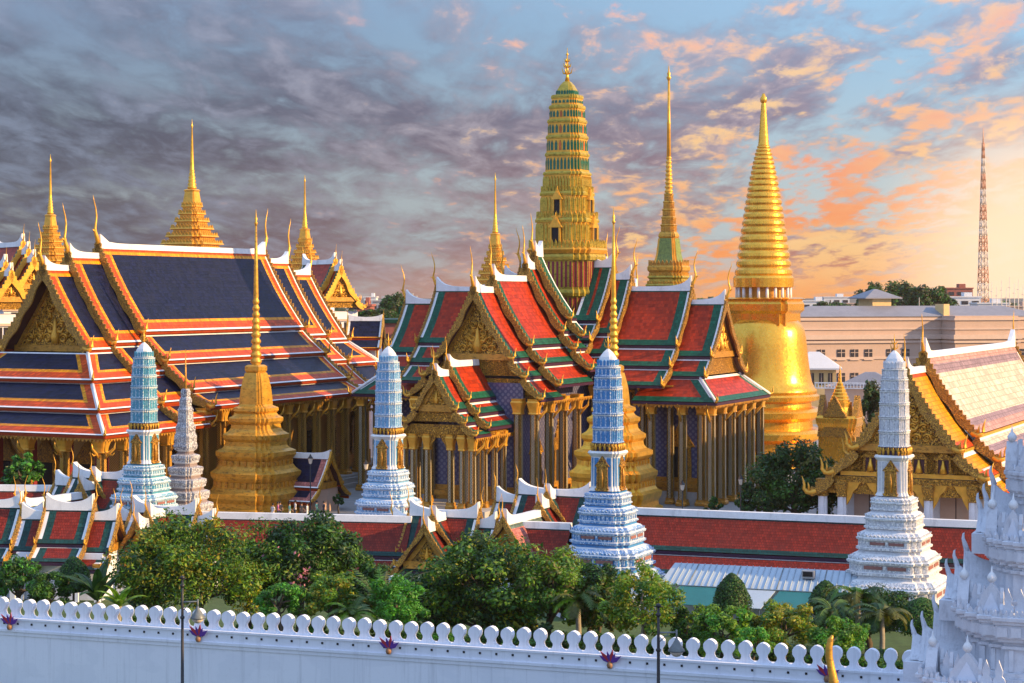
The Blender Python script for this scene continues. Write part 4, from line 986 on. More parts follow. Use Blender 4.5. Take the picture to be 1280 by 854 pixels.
palace_spire('gilded palace spire rising behind the red and green temple roof', 619, 218, 352, 25, 320)
# ------------------------------------------------------------------ gold fronted chapel at the right
V = thing('golden_chapel', 'chapel with pale yellow tiled roof and ornate gold gable behind the white prang tower', 'chapel', (36.0, 168, 0), TH)
VL = [(0, 16.9, 4.65, 9.9), (4.5, 9.6, 6.5, 7.85), (6.35, 7.6, 7.9, 5.9)]
section(V, 'y', (0, 0), 0, 42, VL, 'viharn', (True, True), 'gold_flame', horn_h=3.2, hk=1.4, band=.5, tooth=.30, sag=.3, ped=None, swoop=1.3)
section(V, 'y', (0, 0), -6.6, .8, [(0, 15.7, 4.45, 9.0), (4.3, 8.7, 6.6, 6.75), (6.45, 6.5, 8.2, 5.0)], 'viharn_orange', (True, False), 'gold_flame', horn_h=2.8, hk=1.4, band=.5, tooth=.30, sag=.3, swoop=1.0, ped='pediment_gold', ped_in=.6)
mb = MB(); mb.box((0, 19, 4.1), (12.0, 46, 6.4), 'pillar_white'); mb.build('wall', V)
mb = MB(); mb.box((0, -5.9, 7.9), (9.4, .4, 2.4), 'gold_carved'); mb.box((0, -6.05, 9.05), (9.8, .5, .3), 'gold'); mb.box((0, -6.05, 6.75), (11.4, .5, .35), 'gold'); mb.box((0, -6.1, 6.25), (13, .4, .5), 'gold_carved')
for x in (-3.1, -1.05, 1.05, 3.1):
    frame_mb(mb, (x, -6.1, 7.0), (1, 0, 0), (0, -1, 0), 1.5, 2.1, 'gold_carved', 'maroon', .45, .16); mb.tube([(x, -6.25, 7.05), (x, -6.3, 7.5), (x, -6.3, 7.85), (x, -6.3, 8.1)], [.34, .22, .12, .10], 'gold_bright', 7)
mb.build('gold_frieze', V)
cv = column_mesh(5.0, .78, 'pillar_white', 'pillar_white', 'gold_carved', 'pillar_white').build('column', V, (5.6, -6.1, 1.2))
for x in (-5.6, -1.85, 1.85, 7.3, -7.3): part(cv, (x, -6.1, 1.2), 0, V)
mb = MB()
for x, w_ in ((-3.72, 2.9), (0, 2.9), (3.72, 2.9)): scallop(mb, (x, -6.1, 6.1), (1, 0, 0), (0, -1, 0), w_, 2.3, 'gold', .3)
mb.build('gold_arch', V)
mb = MB()
for x in (-3.72, 0, 3.72): mb.box((x, -4.1, 3.4), (2.7, .12, 4.6), 'cream'); mb.box((x, -4.18, 3.4), (.06, .1, 4.6), 'window_dark')
mb.build('door', V)
mb = MB(); mb.box((0, 16, 1.25), (15.5, 50, .6), 'stone'); mb.box((0, 17, 1.85), (14, 47.4, .6), 'stone'); mb.build('base_plinth', V)

# ------------------------------------------------------------------ cloister galleries and their gate pavilions
def gallery(label, p, ang, L, layers, sty='cloister', wall=True):
    T = thing('cloister_gallery', label, 'cloister', (p.x, p.y, 0), ang)
    section(T, 'x', (0, 0), 0, L, layers, sty, (False, False), ped=None, horn_h=0, ridge=.55, sag=.12)
    w = layers[-1][2] - .9; zt = layers[-1][3] + .15
    mb = MB(); mb.box((L / 2, 0, (GZ + zt) / 2), (L - .02, 2 * w, zt - GZ), 'white_wall'); mb.box((L / 2, 0, GZ + .3), (L - .015, 2 * w + .3, .6), 'stone'); mb.build('wall', T)
    return T
CA = math.atan2(-.354, 1)
gallery('long brick red tiled cloister gallery running behind the white prang tower', at(728, 369, 154.5), CA, 44, [(0, 4.95, 2.6, 2.15), (2.45, 1.9, 4.3, .62)])
gallery('low brick red cloister roof behind the dark leafy tree', at(225, 369, 161.5), rad(-10), 20, [(0, 3.7, 2.6, .85), (2.45, .6, 4.1, -.6)])
gallery('cloister roof with green edge at the far left edge', at(-30, 369, 168.0), rad(-4), 11.5, [(0, 5.3, 2.4, 2.7), (2.3, 2.5, 4.0, 1.2)])
gallery('short cloister roof between the two gabled pavilions', at(583, 369, 158.5), rad(-18), 9, [(0, 3.4, 2.6, .6), (2.45, .35, 4.1, -.9)])

def pavilion(label, px, D, zr, ang, half=3.0, half2=4.5, arm=4.2, w=2.6, dr=3.2, arm_tiers=2, front=True, long_arm=0, sty='cloister', arm_sty=None, skirt_z=True):
    q = at(px, 369, D); T = thing('gate_pavilion', label, 'pavilion', (q.x, q.y, 0), ang, 'gabled pavilions along the cloister')
    kw = dict(horn_h=1.9, hk=.55, band=.15, tooth=.13, sag=.14, swoop=.8, ridge=.5)
    Lm = [(0, zr, w, zr - dr)]; low = [(w - .12, zr - dr - .2, w + 1.5, zr - dr - 1.2)]
    section(T, 'x', (0, 0), -half, half, Lm + low, sty, (True, True), 'gold_flame', ped='pediment_dark', **kw)
    section(T, 'x', (0, 0), -half2, -half + .6, [(a, b - .75, c * .96, d - .6) for a, b, c, d in Lm + low], sty, (True, False), 'gold_flame', ped='pediment_dark', **kw)
    section(T, 'x', (0, 0), half - .6, half2, [(a, b - .75, c * .96, d - .6) for a, b, c, d in Lm + low], sty, (False, True), 'gold_flame', ped='pediment_dark', **kw)
    if front:
        y = -w * .2
        for i in range(arm_tiers):
            y1 = -(arm - (arm_tiers - 1 - i) * 1.7); dz = -.15 - .62 * i
            section(T, 'y', (0, 0), y1, y, [(0, zr + dz, w * .92, zr - dr + dz)] + ([(w * .86, zr - dr + dz - .2, w + 1.1, zr - dr + dz - 1.1)] if i == arm_tiers - 1 else []), sty, (True, False), 'gold_flame', ped='pediment_dark' if (i == arm_tiers - 1 and not long_arm) else None, **kw)
            y = y1 + .5
        if long_arm:
            dz = -.15 - .62 * arm_tiers
            section(T, 'y', (0, 0), -arm - long_arm, -arm + .6, [(0, zr + dz, w * .9, zr - dr + dz), (w * .84, zr - dr + dz - .2, w + 1.0, zr - dr + dz - 1.0)], arm_sty or sty, (True, False), 'gold_flame', ped='pediment_dark', **kw)
    mb = MB(); zt = zr - dr - .7
    mb.box((0, 0, (GZ + zt) / 2), (2 * half2 - .8, 2 * w + .4, zt - GZ), 'white_wall')
    if front:
        Lf = arm + long_arm - 1.6
        if Lf > .5: mb.box((0, -w - .2 - Lf / 2, (GZ + zt - .8) / 2), (2 * w, Lf, zt - .8 - GZ), 'white_wall')
    mb.build('wall', T)
    pc = MB(); h = zr - dr - 1.3 - GZ; pc.box((0, 0, h / 2), (.42, .42, h), 'pillar_white'); pc.box((0, 0, h - .2), (.6, .6, .3), 'gold_dark'); po = pc.build('column', T, (half2 - .5, -w - 1.05, GZ))
    for x in (-half2 + .5, -half + .2, half - .2): part(po, (x, -w - 1.05, GZ), 0, T)
    return T
PA = rad(-21)
pavilion('cross roofed gate pavilion with long roof arm tinted by pink sheen left of the vivid blue prang', 694, 163.5, 5.35, rad(-25), 3.3, 5.4, 3.4, 2.8, 3.3, 2, True, 6.9, 'cloister', 'pink')
pavilion('small gabled pavilion with ornate dark pediment above the fan palm', 556, 157.5, 4.25, rad(-20), 3.0, 4.5, 4.3, 2.6, 3.2)
pavilion('gabled pavilion with dark pediment just left of the porcelain chedi foot', 207, 157, 4.6, rad(-22), 3.0, 4.6, 4.4, 2.6, 3.3)
pavilion('cross roofed gate pavilion with long red roof arm below the navy roofed hall', 128, 165.5, 6.6, rad(-25), 2.9, 4.8, 3.0, 2.6, 3.0, 2, True, 8.2)
pavilion('telescoped red roofed hall on white columns at the lower left', 88, 152.5, 5.35, rad(-7), 1.9, 3.9, 0, 2.3, 2.8, 0, False)
pavilion('white ridged red roofed hall cut by the left edge of the picture', -8, 154.0, 5.4, rad(-7), 2.4, 4.2, 0, 2.5, 3.0, 0, False)
# little shrine hall roof beside the dull gold chedi
q = at(384, 600, 187); T = thing('shrine_hall', 'little shrine hall with navy and pink roof beside the dull gold chedi', 'shrine', (q.x, q.y, 0), TH)
LS = dict(STY['navy'], side=[(.25, 'mortar_white'), (.6, 'tile_pink')], top=[(.5, 'tile_pink')], bot=[(.15, 'mortar_white'), (.5, 'tile_pink')])
section(T, 'x', (0, 0), -3.6, 2.6, [(0, 6.5, 2.2, 3.5), (2.1, 3.3, 3.6, 2.3)], LS, (True, True), 'gold_aged', horn_h=.9, hk=.35, band=.10, tooth=.12, ped='pediment_dark', swoop=.4)
mb = MB(); mb.box((-.5, 0, 2.0), (5.4, 4.2, 2.6), 'cream'); mb.build('wall', T)

# ------------------------------------------------------------------ gabled halls behind the navy roof
def back_hall(label, px, D, zr, w, dr, L, sty, ang, axis='y', bm='gold', walls='white_wall', tiers=2, hh=2.0):
    q = at(px, 369, D); T = thing('palace_hall', label, 'palace hall', (q.x, q.y, 0), ang)
    kw = dict(horn_h=hh, hk=.8, band=.4, tooth=.25, sag=.2, swoop=1.0)
    for i in range(tiers):
        section(T, axis, (0, 0), -1.9 * (i + 1), L if i == 0 else 1, [(0, zr - i * 1.0, w, zr - dr - i * .95), (w - .1, zr - dr - i * .95 - .2, w + 1.1, zr - dr - i * .95 - 1.1)], sty, (True, i == 0), bm, ped='gold_carved' if i == tiers - 1 else None, ped_in=.35, **kw)
    zt = zr - dr - tiers * .9 - .8
    mb = MB(); mb.box((0, L / 2 - 1, (Z0 + zt) / 2), (2 * w + 1.2, L + 3.5, zt - Z0), walls)
    for z in (zt - 1.2, zt - 3.4): mb.box((0, L / 2 - 1, z), (2 * w + 1.6, L + 3.9, .3), 'cream_trim')
    for i in range(4): mb.box((w + .62, i * 2.2, zt - 2.4), (.1, 1.0, 1.8), 'window_dark')
    for i in (-1, 0, 1): mb.box((i * w * .6, -2.77, zt - 2.4), (1.0, .1, 1.8), 'window_dark')
    mb.build('wall', T); return T
back_hall('gold gabled palace hall with orange red roof right of the navy roof', 412, 272, 26.9, 2.5, 4.6, 9, 'green', rad(30), tiers=2)
back_hall('gold gabled palace hall with green edged roof at the far left', 22, 236, 28.4, 2.1, 3.5, 8, 'green', rad(34), tiers=3)
back_hall('small gold gabled roof at the left edge of the picture', 0, 222, 25.6, 2.0, 3.2, 6, 'green', rad(34), hh=1.6)
q = at(458, 400, 250); T = thing('blue_roofed_hall', 'small dark blue roofed hall between the two great temple halls', 'hall', (q.x, q.y, 0), rad(-4))
section(T, 'x', (0, 0), -2.3, 2.1, [(0, 19.0, 1.9, 16.5), (1.8, 16.3, 3.2, 15.2)], dict(STY['navy'], side=[(.25, 'mortar_white')], top=[], bot=[(.15, 'tile_yellow')]), (True, True), 'gold_aged', horn_h=.9, hk=.4, band=.25, tooth=.14, swoop=.4)
mb = MB(); mb.box((-.1, 0, 8.2), (3.6, 5, 14.4), 'white_wall'); mb.build('wall', T)
mb = MB()
for x in (-1.9, -.7, .6, 1.8): mb.tube([(x, -2.7, 1), (x, -2.7, 15.3)], [.16, .14], 'gold_dark', 6)
mb.build('column', T)
q = at(428, 430, 250); T = thing('white_pavilion', 'low white building with shallow pale roof right of the navy roofed hall', 'building', (q.x, q.y, 0), TH)
mb = MB(); mb.box((0, 0, 7.5), (5, 6, 13), 'yellow_wall'); mb.build('wall', T)
mb = MB(); mb.loft(SQ, [(3.4, 14.0), (3.4, 14.25), (.5, 15.6)], 'city_white'); mb.build('roof', T)

# ------------------------------------------------------------------ crenellated outer wall
A = Vector((24.0, 98.25, 0)); Bv = Vector((-36.0, 118.5, 0)); dv = (A - Bv).normalized(); LW = (A - Bv).length; WA = math.atan2(dv.y, dv.x)
T = thing('outer_wall', 'long white crenellated palace wall across the foreground', 'wall', (Bv.x, Bv.y, GZ), WA)
H0 = 3.50
mb = MB(); mb.box((LW / 2, 0, H0 / 2), (LW, .9, H0), 'wall_paint'); mb.build('wall_body', T)
mb = MB(); mb.box((LW / 2, 0, H0 + .035), (LW + .01, 1.16, .15), 'wall_paint'); mb.box((LW / 2, 0, H0 + .39), (LW, .96, .56), 'wall_paint'); mb.box((LW / 2, 0, H0 + .72), (LW + .01, 1.10, .12), 'wall_paint'); mb.box((LW / 2, 0, H0 - .16), (LW, 1.02, .20), 'wall_paint'); mb.build('string_course', T)
mp = MB(); pts = []
prof = [(.43, 0), (.40, .05), (.26, .14), (.195, .28), (.195, .40), (.265, .50), (.33, .61), (.352, .75), (.335, .88), (.27, .99), (.15, 1.08), (0, 1.12)]
pts = [Vector((x, 0, z)) for x, z in prof] + [Vector((-x, 0, z)) for x, z in prof[-2::-1]]
mp.prism(pts, (0, 1, 0), .42, 'wall_paint'); mo = None
NM = int(LW / .955)
hb = MB(); hb.box((0, -.485, 0), (.11, .05, .11), 'dark_void', 0); 
for i in range(NM - 2):
    L = (.5 + i * .955, 0, H0 + .78)
    if mo is None: mo = mm_ = mp.build('merlon', T, L)
    else: mm_ = part(mo, L, random.gauss(0, .025), T)
    mm_.scale = (random.gauss(1, .015), random.gauss(1, .03), random.gauss(1, .018)); mm_.rotation_euler[1] = random.gauss(0, .008)
mb = MB()
for i in range(NM): mb.box((.955 + i * .955, -.485, H0 + .46), (.12, .06, .12), 'dark_void')
o = mb.build('drain_hole', T); o['kind'] = 'stuff'
# ribbon fans hung on the wall
def bunting(label, px):
    r = (px - 640) / F; t = (Bv.y * r - Bv.x) / (dv.x - r * dv.y); p = Bv + dv * t
    T = thing('flag_fan', label, 'flags', (p.x, p.y, GZ + H0 + .35), WA, 'ribbon fans on the wall')
    for i, (a, m) in enumerate(zip((-52, -36, -10, 14, 30, 55), ('ribbon_purple', 'ribbon_red', 'ribbon_purple', 'ribbon_red', 'ribbon_purple', 'ribbon_purple'))):
        mb = MB(); u = Vector((math.sin(rad(a)), -.25, math.cos(rad(a)))); h = .85 if i % 2 else .7
        d = Vector((u.z, 0, -u.x)); b0 = Vector((0, -.55, 0))
        mb.prism([b0, b0 + u * h * .5 + d * .13, b0 + u * h, b0 + u * h * .55 - d * .10], (0, 1, .2), .03, m); mb.build('flag', T)
    mb = MB(); mb.loft(circ(9), [(.12, -.24), (.17, -.10), (.12, .06), (.04, .12)], 'ribbon_orange', True, (0, -.62)); mb.build('rosette', T)
bunting('purple and red ribbon fan on the wall at the far left', 19); bunting('purple and red ribbon fan on the wall beside the left street lamp', 254)
bunting('purple and red ribbon fan on the wall below the fresh green bush', 491); bunting('purple and red ribbon fan on the wall left of the right street lamp', 766)
bunting('purple ribbon fan on the wall beside the gilded horn finial', 1036)
# street lamps
def street_lamp(label, px, py_top, D, side=1):
    q = at(px, py_top, D); T = thing('street_lamp', label, 'street lamp', (q.x, q.y, GZ), rad(-12), 'street lamps before the wall'); H = q.z - GZ; k = D / F
    mb = MB(); mb.tube([(0, 0, 0), (0, 0, .5), (0, 0, .55), (0, 0, H * .78), (0, 0, H)], [.22, .18, .11, .075, .06], 'black_iron', 8)
    for z in (H, H - .45, H - 2.2): mb.loft(circ(8), [(.06, z - .12), (.13, z - .05), (.13, z + .05), (.05, z + .10)], 'black_iron', True)
    mb.tube([(-.22, 0, H - .06), (.22, 0, H - .06)], [.03, .03], 'black_iron', 5); mb.build('pole', T)
    mb = MB(); zb = H - 1.35; mb.tube([(0, 0, zb), (.35, 0, zb + .02), (.9, 0, zb + .06)], [.05, .04, .04], 'lamp_metal', 6); mb.tube([(.9, 0, zb + .18), (.9, 0, zb - .35)], [.05, .04], 'lamp_metal', 6); mb.tube([(0, 0, zb - .5), (.55, 0, zb + .03)], [.025, .025], 'lamp_metal', 5); mb.build('arm', T)
    mb = MB(); mb.loft(circ(12), [(.06, zb - .22), (.10, zb - .35), (.26, zb - .60), (.42, zb - .82), (.42, zb - .88)], 'lamp_metal', True, (.9, 0)); mb.build('lamp_shade', T)
    mb = MB(); mb.loft(circ(12), [(.34, zb - .87), (.30, zb - 1.0), (.16, zb - 1.12), (.02, zb - 1.16)], 'lamp_glass', True, (.9, 0)); mb.build('lamp_globe', T)
street_lamp('black street lamp standing before the left half of the wall', 228, 722, 106)
street_lamp('black street lamp standing before the right half of the wall', 823, 757, 95)

# gilded horn of a small roof just below the frame
q = at(1040, 893, 84); T = thing('gatehouse_roof', 'gilded horn finial of a small roof in front of the wall', 'roof', (q.x, q.y, GZ), rad(-20))
zr = q.z - GZ - .3
section(T, 'y', (0, 0), 0, 6, [(0, zr, 1.6, zr - 2.0), (1.5, zr - 2.2, 2.4, zr - 2.8)], 'cloister', (True, True), 'gold_aged', horn_h=0, hk=.5, band=.2, tooth=.12, swoop=.2)
mb = MB(); hh = [(0, -.1, .24), (.02, .7, .26), (.10, 1.35, .24), (.08, 1.75, .19), (-.02, 2.2, .17), (-.10, 2.65, .165), (-.10, 3.05, .155), (-.03, 3.40, .12), (.05, 3.58, .05)]
mb.tube([(a, -.15, zr + .2 + b) for a, b, r in hh], [r for a, b, r in hh], 'gold_aged', 8); mb.tube([(.08, -.15, zr + 1.30), (.26, -.15, zr + 1.80), (.25, -.15, zr + 1.95)], [.12, .07, .01], 'gold_aged', 5); mb.build('gable_finial', T)
mb = MB(); mb.box((0, 3, (zr - 2.6) / 2), (3.4, 5.4, zr - 2.6), 'white_wall'); mb.build('wall', T)

# ------------------------------------------------------------------ white crowned gate tower at the right edge
q = at(1347, 369, 92); T = thing('gate_tower', 'white stepped gate tower with petal tiers at the right edge', 'gate tower', (q.x, q.y, GZ), rad(-22))
T0 = HC - GZ - 22
def zz_(z): return z - GZ
b = MB()
Q = redent([1, .93, .84, .73, .60])
def gtier(r, zf, zt, zb, rb):
    """flange of radius r whose top lies at zf, body rb between zb and zf"""
    zf = zz_(zf); zb = zz_(zb)
    b.loft(Q, [(rb * 1.05, zb), (rb * 1.05, zb + .18), (rb * 1.0, zb + .22), (rb * 1.0, zb + .42), (rb * .955, zb + .46), (rb * .94, zf - 1.62), (rb * .985, zf - 1.58), (rb * .985, zf - 1.44), (rb * .955, zf - 1.40), (rb * .955, zf - 1.28), (rb * 1.02, zf - 1.22), (rb * 1.02, zf - 1.10),
               (r * .95, zf - 1.02), (r * .95, zf - .42), (r * .975, zf - .38), (r * .975, zf - .26), (r, zf - .20), (r, zf - .05), (r * .97, zf)], 'stucco')
    for e, (a, bb, d, n, L) in enumerate(edges(Q, rb * .948)):     # pilaster strips on every face
        if L > .5:
            for t in (.12, .88) if L < 1.6 else (.06, .35, .65, .94): p_ = a + d * L * t + n * .03; b.box((p_.x, p_.y, (zb + .46 + zf - 1.6) / 2), (.20, .16, zf - zb - 2.1), 'stucco', math.atan2(d.y, d.x))
    adorn(b, Q, r * .952, zf - .95, zf - .50, .62, 'stucco', .72, .09, 0, emin=.2)
    petals(b, Q, r * .98, zf - .03, .24, .34, 'stucco', .07, .85, .0, emin=.05)
b.loft(SQ, [(9.2, 0), (9.2, zz_(1.0)), (9.6, zz_(1.2)), (9.4, zz_(1.5))], 'white_wall')
gtier(7.0, 4.15, 4.2, 1.5, 6.35); gtier(5.5, 7.25, 7.3, 4.15, 4.95); gtier(4.15, 10.55, 10.6, 7.25, 3.75); gtier(3.2, 13.7, 13.8, 10.55, 2.9); gtier(2.3, 16.6, 16.8, 13.7, 2.05)
b.loft(Q, [(2.2, zz_(16.6)), (1.9, zz_(18)), (1.2, zz_(19.5)), (.5, zz_(21)), (.15, zz_(24))], 'white_relief'); b.build('tower_body', T)
pm = MB()
for (x, z, ww) in ((-.22, 0, 0), (0, 0, 0)): pass
prof = [(.14, 0), (.24, .10), (.27, .22), (.22, .34), (.13, .42), (.16, .50), (.17, .62), (.11, .74), (.055, .86), (0, 1.0)]
pts = [Vector((x, 0, z)) for x, z in prof] + [Vector((-x, 0, z)) for x, z in prof[-2::-1]]
pm.prism([Vector((p.x * 1.05, 0, p.z * 1.25)) for p in pts], (0, 1, 0), .16, 'stucco'); po = None
for r, zf in ((7.0, 4.15), (5.5, 7.25), (4.15, 10.55), (3.2, 13.7)):
    for e, (a, bb, d, n, L) in enumerate(edges(Q, r * .88)):
        if n.y > .5 or n.x > .7: continue
        k = max(1, round(L / .56))
        for i in range(k):
            if L > 3 and 1 < i < k - 2: continue
            c = a + d * (L * (i + .5) / k); loc = (c.x, c.y, zz_(zf) - .02); rz_ = math.atan2(d.y, d.x); s = min(1.0, .75 + .3 * r / 8)
            if po is None: po = pm.build('antefix', T, loc); po.rotation_euler = (0, 0, rz_)
            else: part(po, loc, rz_, T)
# gabled white porches on the sides, each of three telescoped roofs
for rf, rb, zf in ((7.0, 4.95, 4.15), (5.5, 3.75, 7.25), (4.15, 2.9, 10.55)):
    for i, (ext, ht, wv) in enumerate(((.97, 1.75, 1.5), (1.05, 1.0, 1.25), (1.12, .65, 1.05))):
        mb = MB(); x1 = -rb * .9; x0 = -rf * ext; n = 12; rows = []
        if i == 0: mb.box((-rf * .98, 0, zz_(zf) - .5), (rf * .34, 3.0, .96), 'stucco')
        for j in range(n + 1):
            t = j / n; rows.append((x0 + (x1 - x0) * t, .90 * (.9 - .12 * i) * math.exp(-t * 2.6) * (1 - t)))
        z0 = zz_(zf)
        for s in (-1, 1):
            V_ = []; fs = []
            for x, u_ in rows: V_ += [(x, s * .05, z0 + ht + u_), (x, s * wv * .45, z0 + ht * .48 + u_ * .3), (x, s * wv, z0 + .02)]
            for j in range(n): fs += [[3 * j + q_, 3 * j + q_ + 1, 3 * j + q_ + 4, 3 * j + q_ + 3] for q_ in (0, 1)]
            mb.add(V_, fs, 'stucco')
        u0 = rows[0][1]
        mb.prism([(x0 + .1, 0, z0 + ht + u0 - .05), (x0 + .1, wv * .45, z0 + ht * .48 + u0 * .3), (x0 + .1, wv, z0), (x0 + .1, -wv, z0), (x0 + .1, -wv * .45, z0 + ht * .48 + u0 * .3)], (1, 0, 0), .14, 'stucco')
        zt = z0 + ht + u0; mb.tube([(x0 + .12, 0, zt - .35), (x0 + .02, 0, zt), (x0 - .07, 0, zt + .28), (x0 - .05, 0, zt + .50), (x0 + .03, 0, zt + .62)], [.15, .12, .08, .05, .012], 'stucco', 6)
        mb.build('porch_roof', T)
def aedicule(mb, p, d, n, w, h):
    p = Vector(p); d = Vector(d); n = Vector(n); Z = Vector((0, 0, 1))
    mb.prism([p - d * w / 2, p + d * w / 2, p + d * w * .45 + Z * h * .22, p + d * w * .16 + Z * h * .55, p + Z * h * .68, p - d * w * .16 + Z * h * .55, p - d * w * .45 + Z * h * .22], n, .5, 'stucco')
    mb.prism([p - d * w * .30 + Z * h * .06 + n * .22, p + d * w * .30 + Z * h * .06 + n * .22, p + Z * h * .48 + n * .22], n, .16, 'white_wall')
    mb.loft(circ(9), [(.08, p.z + h * .66), (.20, p.z + h * .72), (.23, p.z + h * .79), (.14, p.z + h * .86), (.06, p.z + h * .90), (.01, p.z + h * 1.05)], 'white_relief', True, (p.x, p.y))
for r, zf in ((7.0, 4.15), (5.5, 7.25), (4.15, 10.55), (3.2, 13.7)):
    for x in (-.62, 0, .62): mb = MB(); aedicule(mb, (x * r, -r * (.88 if x == 0 else .80), zz_(zf)), (1, 0, 0), (0, -1, 0), r * .24, 2.1); mb.build('aedicule', T)
    mb = MB(); aedicule(mb, (-r * .88, -r * .60, zz_(zf)), (0, 1, 0), (-1, 0, 0), r * .2, 2.0); mb.build('aedicule', T)

# ------------------------------------------------------------------ low service hall with pale roof and teal awnings
q = at(955, 369, 140); T = thing('service_hall', 'low service building with pale sheet roof and teal awnings', 'building', (q.x, q.y, GZ), CA)
L = 13.6
mb = MB(); panel(mb, (-L / 2 - .3, 1.6, 3.75), (L / 2, 1.6, 3.75), (-L / 2 - .8, -1.2, 2.55), (L / 2 + .4, -1.2, 2.55), 'white_awning', thick=.08, under='white_awning'); RF_ = mb.build('roof', T)
mb = MB()
for i in range(30): x = -L / 2 + .2 + i * (L - .4) / 29; mb.tube([(x, 1.58, 3.79), (x * 1.03, -1.2, 2.60)], [.035, .035], 'lamp_metal' if i % 7 == 3 else 'white_awning', 4)
mb.build('roof_seam', RF_)
mb = MB(); mb.box((3.2, .4, 3.55), (.9, .7, .55), 'city_grey'); mb.box((3.2, .03, 3.6), (.7, .06, .35), 'window_dark'); mb.build('roof_vent', RF_)
mb = MB(); mb.box((0, 1.0, 1.3), (L - .6, 3.6, 2.4), 'white_wall'); mb.build('wall', T)
for x0, x1, m in ((-6.3, -2.4, 'teal_awning'), (-2.2, 0.9, 'white_awning'), (1.1, 4.8, 'teal_awning'), (4.9, 6.9, 'white_awning')):
    mb = MB(); panel(mb, (x0 + .3, -1.25, 2.46), (x1 + .2, -1.25, 2.46), (x0 - .4, -3.5, 1.5), (x1 - .4, -3.5, 1.5), m, thick=.05, under=m); mb.build('awning', T)
for x in (-6.4, -3, .4, 3.8, 6.4): mb = MB(); mb.tube([(x, -3.4, 0), (x, -3.4, 1.5)], [.05, .05], 'lamp_metal', 6); mb.build('post', T)
# ------------------------------------------------------------------ city behind
def far(x, y, D): return at(x, y, D)
D = 430.0; k = D / F
q = at(1150, 480, D); T = thing('ministry_building', 'long cream office block with slate roof behind the great chedi', 'building', (q.x, q.y, GZ), rad(16))
zt = HC - (397 - HY) * k - GZ
mb = MB(); L = 360 * k; mb.box((0, 6, zt / 2), (L, 12, zt), 'cream'); mb.box((74 * k, -.6, zt / 2 + .2), (88 * k * 1.0, 11, zt + .4), 'cream'); mb.build('wall', T)
mb = MB()
for py, h, e in ((399, .5, .7), (411, .35, .5), (421, 1.0, 1.3), (427, .5, .8), (447, .5, .5), (478, .6, .5)):
    z = HC - (py - HY) * k - GZ; mb.box((0, 6, z), (L + e, 12 + e, h), 'cream_trim'); mb.box((74 * k, -.6, z + .02), (88 * k + e, 11 + e, h), 'cream_trim')
mb.build('cornice', T)
wm = MB(); wm.box((0, 0, 0), (1.85, .16, 2.1), 'window_dark'); wm.box((0, -.08, -1.25), (2.3, .3, .22), 'cream_trim'); wm.box((0, -.04, 0), (.12, .22, 2.3), 'cream_trim'); wm.box((0, -.04, .35), (1.85, .22, .1), 'cream_trim'); wo_ = None
for py in (442, 471):
    z = HC - (py - HY) * k - GZ
    for px in (1015, 1042, 1060, 1079, 1109, 1130, 1156, 1181, 1205, 1234, 1243, 1252, 1268, 1277, 1286):
        y = -6.2 if 1192 < px < 1310 and px > 1185 else -.08
        x = (px - 1150) * k
        if abs(x - 74 * k) < 44 * k: y = -6.18
        L_ = (x, y, z)
        wo_ = wm.build('window', T, L_) if wo_ is None else (part(wo_, L_, 0, T) and wo_)
mb = MB(); zr = HC - (391 - HY) * k - GZ
panel(mb, (-L / 2 + 8, 6, zt + 2.6), (L / 2 - 8, 6, zt + 2.6), (-L / 2, 0, zt + .3), (L / 2, 0, zt + .3), 'roof_slate', thick=.2, under='roof_slate'); panel(mb, (-L / 2 + 8, 6, zt + 2.6), (L / 2 - 8, 6, zt + 2.6), (-L / 2, 12, zt + .3), (L / 2, 12, zt + .3), 'roof_slate', thick=.2, under='roof_slate')
panel(mb, (-L / 2 + 8, 6, zt + 2.6), (-L / 2 + 8, 6, zt + 2.6), (-L / 2, 0, zt + .3), (-L / 2, 12, zt + .3), 'roof_slate', thick=.2, under='roof_slate'); mb.build('roof', T)
mb = MB(); mb.box((-34 * k, 10, zt + 2.2), (26 * k, 7, 4.2), 'yellow_wall'); mb.loft(SQ, [(4.6, zt + 4.2), (4.6, zt + 4.4), (.3, zt + 6.4)], 'roof_slate', c=(-34 * k, 10)); mb.build('roof_pavilion', T); mb = MB(); mb.box((37 * k, 2, zt + 1.5), (8 * k, 4, 3), 'yellow_wall'); mb.build('stair_head', T)
q = at(1018, 480, 330); T = thing('yellow_house', 'small yellow house with pale hipped roof right of the great chedi', 'house', (q.x, q.y, GZ), rad(-8)); k3 = 330 / F
zt = HC - (461 - HY) * k3 - GZ; mb = MB(); mb.box((0, 0, zt / 2), (52 * k3, 7, zt), 'yellow_wall'); mb.build('wall', T)
mb = MB(); mb.loft(SQ, [(4.6, zt), (4.6, zt + .25), (.9, zt + 2.9)], 'city_white'); mb.build('roof', T)
wm = MB(); wm.box((0, 0, 0), (.75, .14, 2.0), 'window_dark'); wm.box((0, -.03, 0), (.08, .16, 2.0), 'cream_trim'); w0 = wm.build('window', T, (2.6, -3.55, zt - 1.6))
for x in (1.1, -.5, -2.1): part(w0, (x, -3.55, zt - 1.6), 0, T)
q = at(1078, 500, 300); T = thing('balustraded_house', 'grey roofed house with white balustrade behind the golden gateway', 'house', (q.x, q.y, GZ), rad(-14)); k3 = 300 / F
zt = HC - (482 - HY) * k3 - GZ; mb = MB(); mb.box((0, 0, zt / 2), (11, 8, zt), 'cream'); mb.build('wall', T)
mb = MB(); mb.loft([(1, -.75), (1, .75), (-1, .75), (-1, -.75)], [(4.6, zt), (4.6, zt + .2), (.8, zt + 2.1)], 'roof_slate', c=(1.2, 0.4)); mb.build('roof', T)
mb = MB()
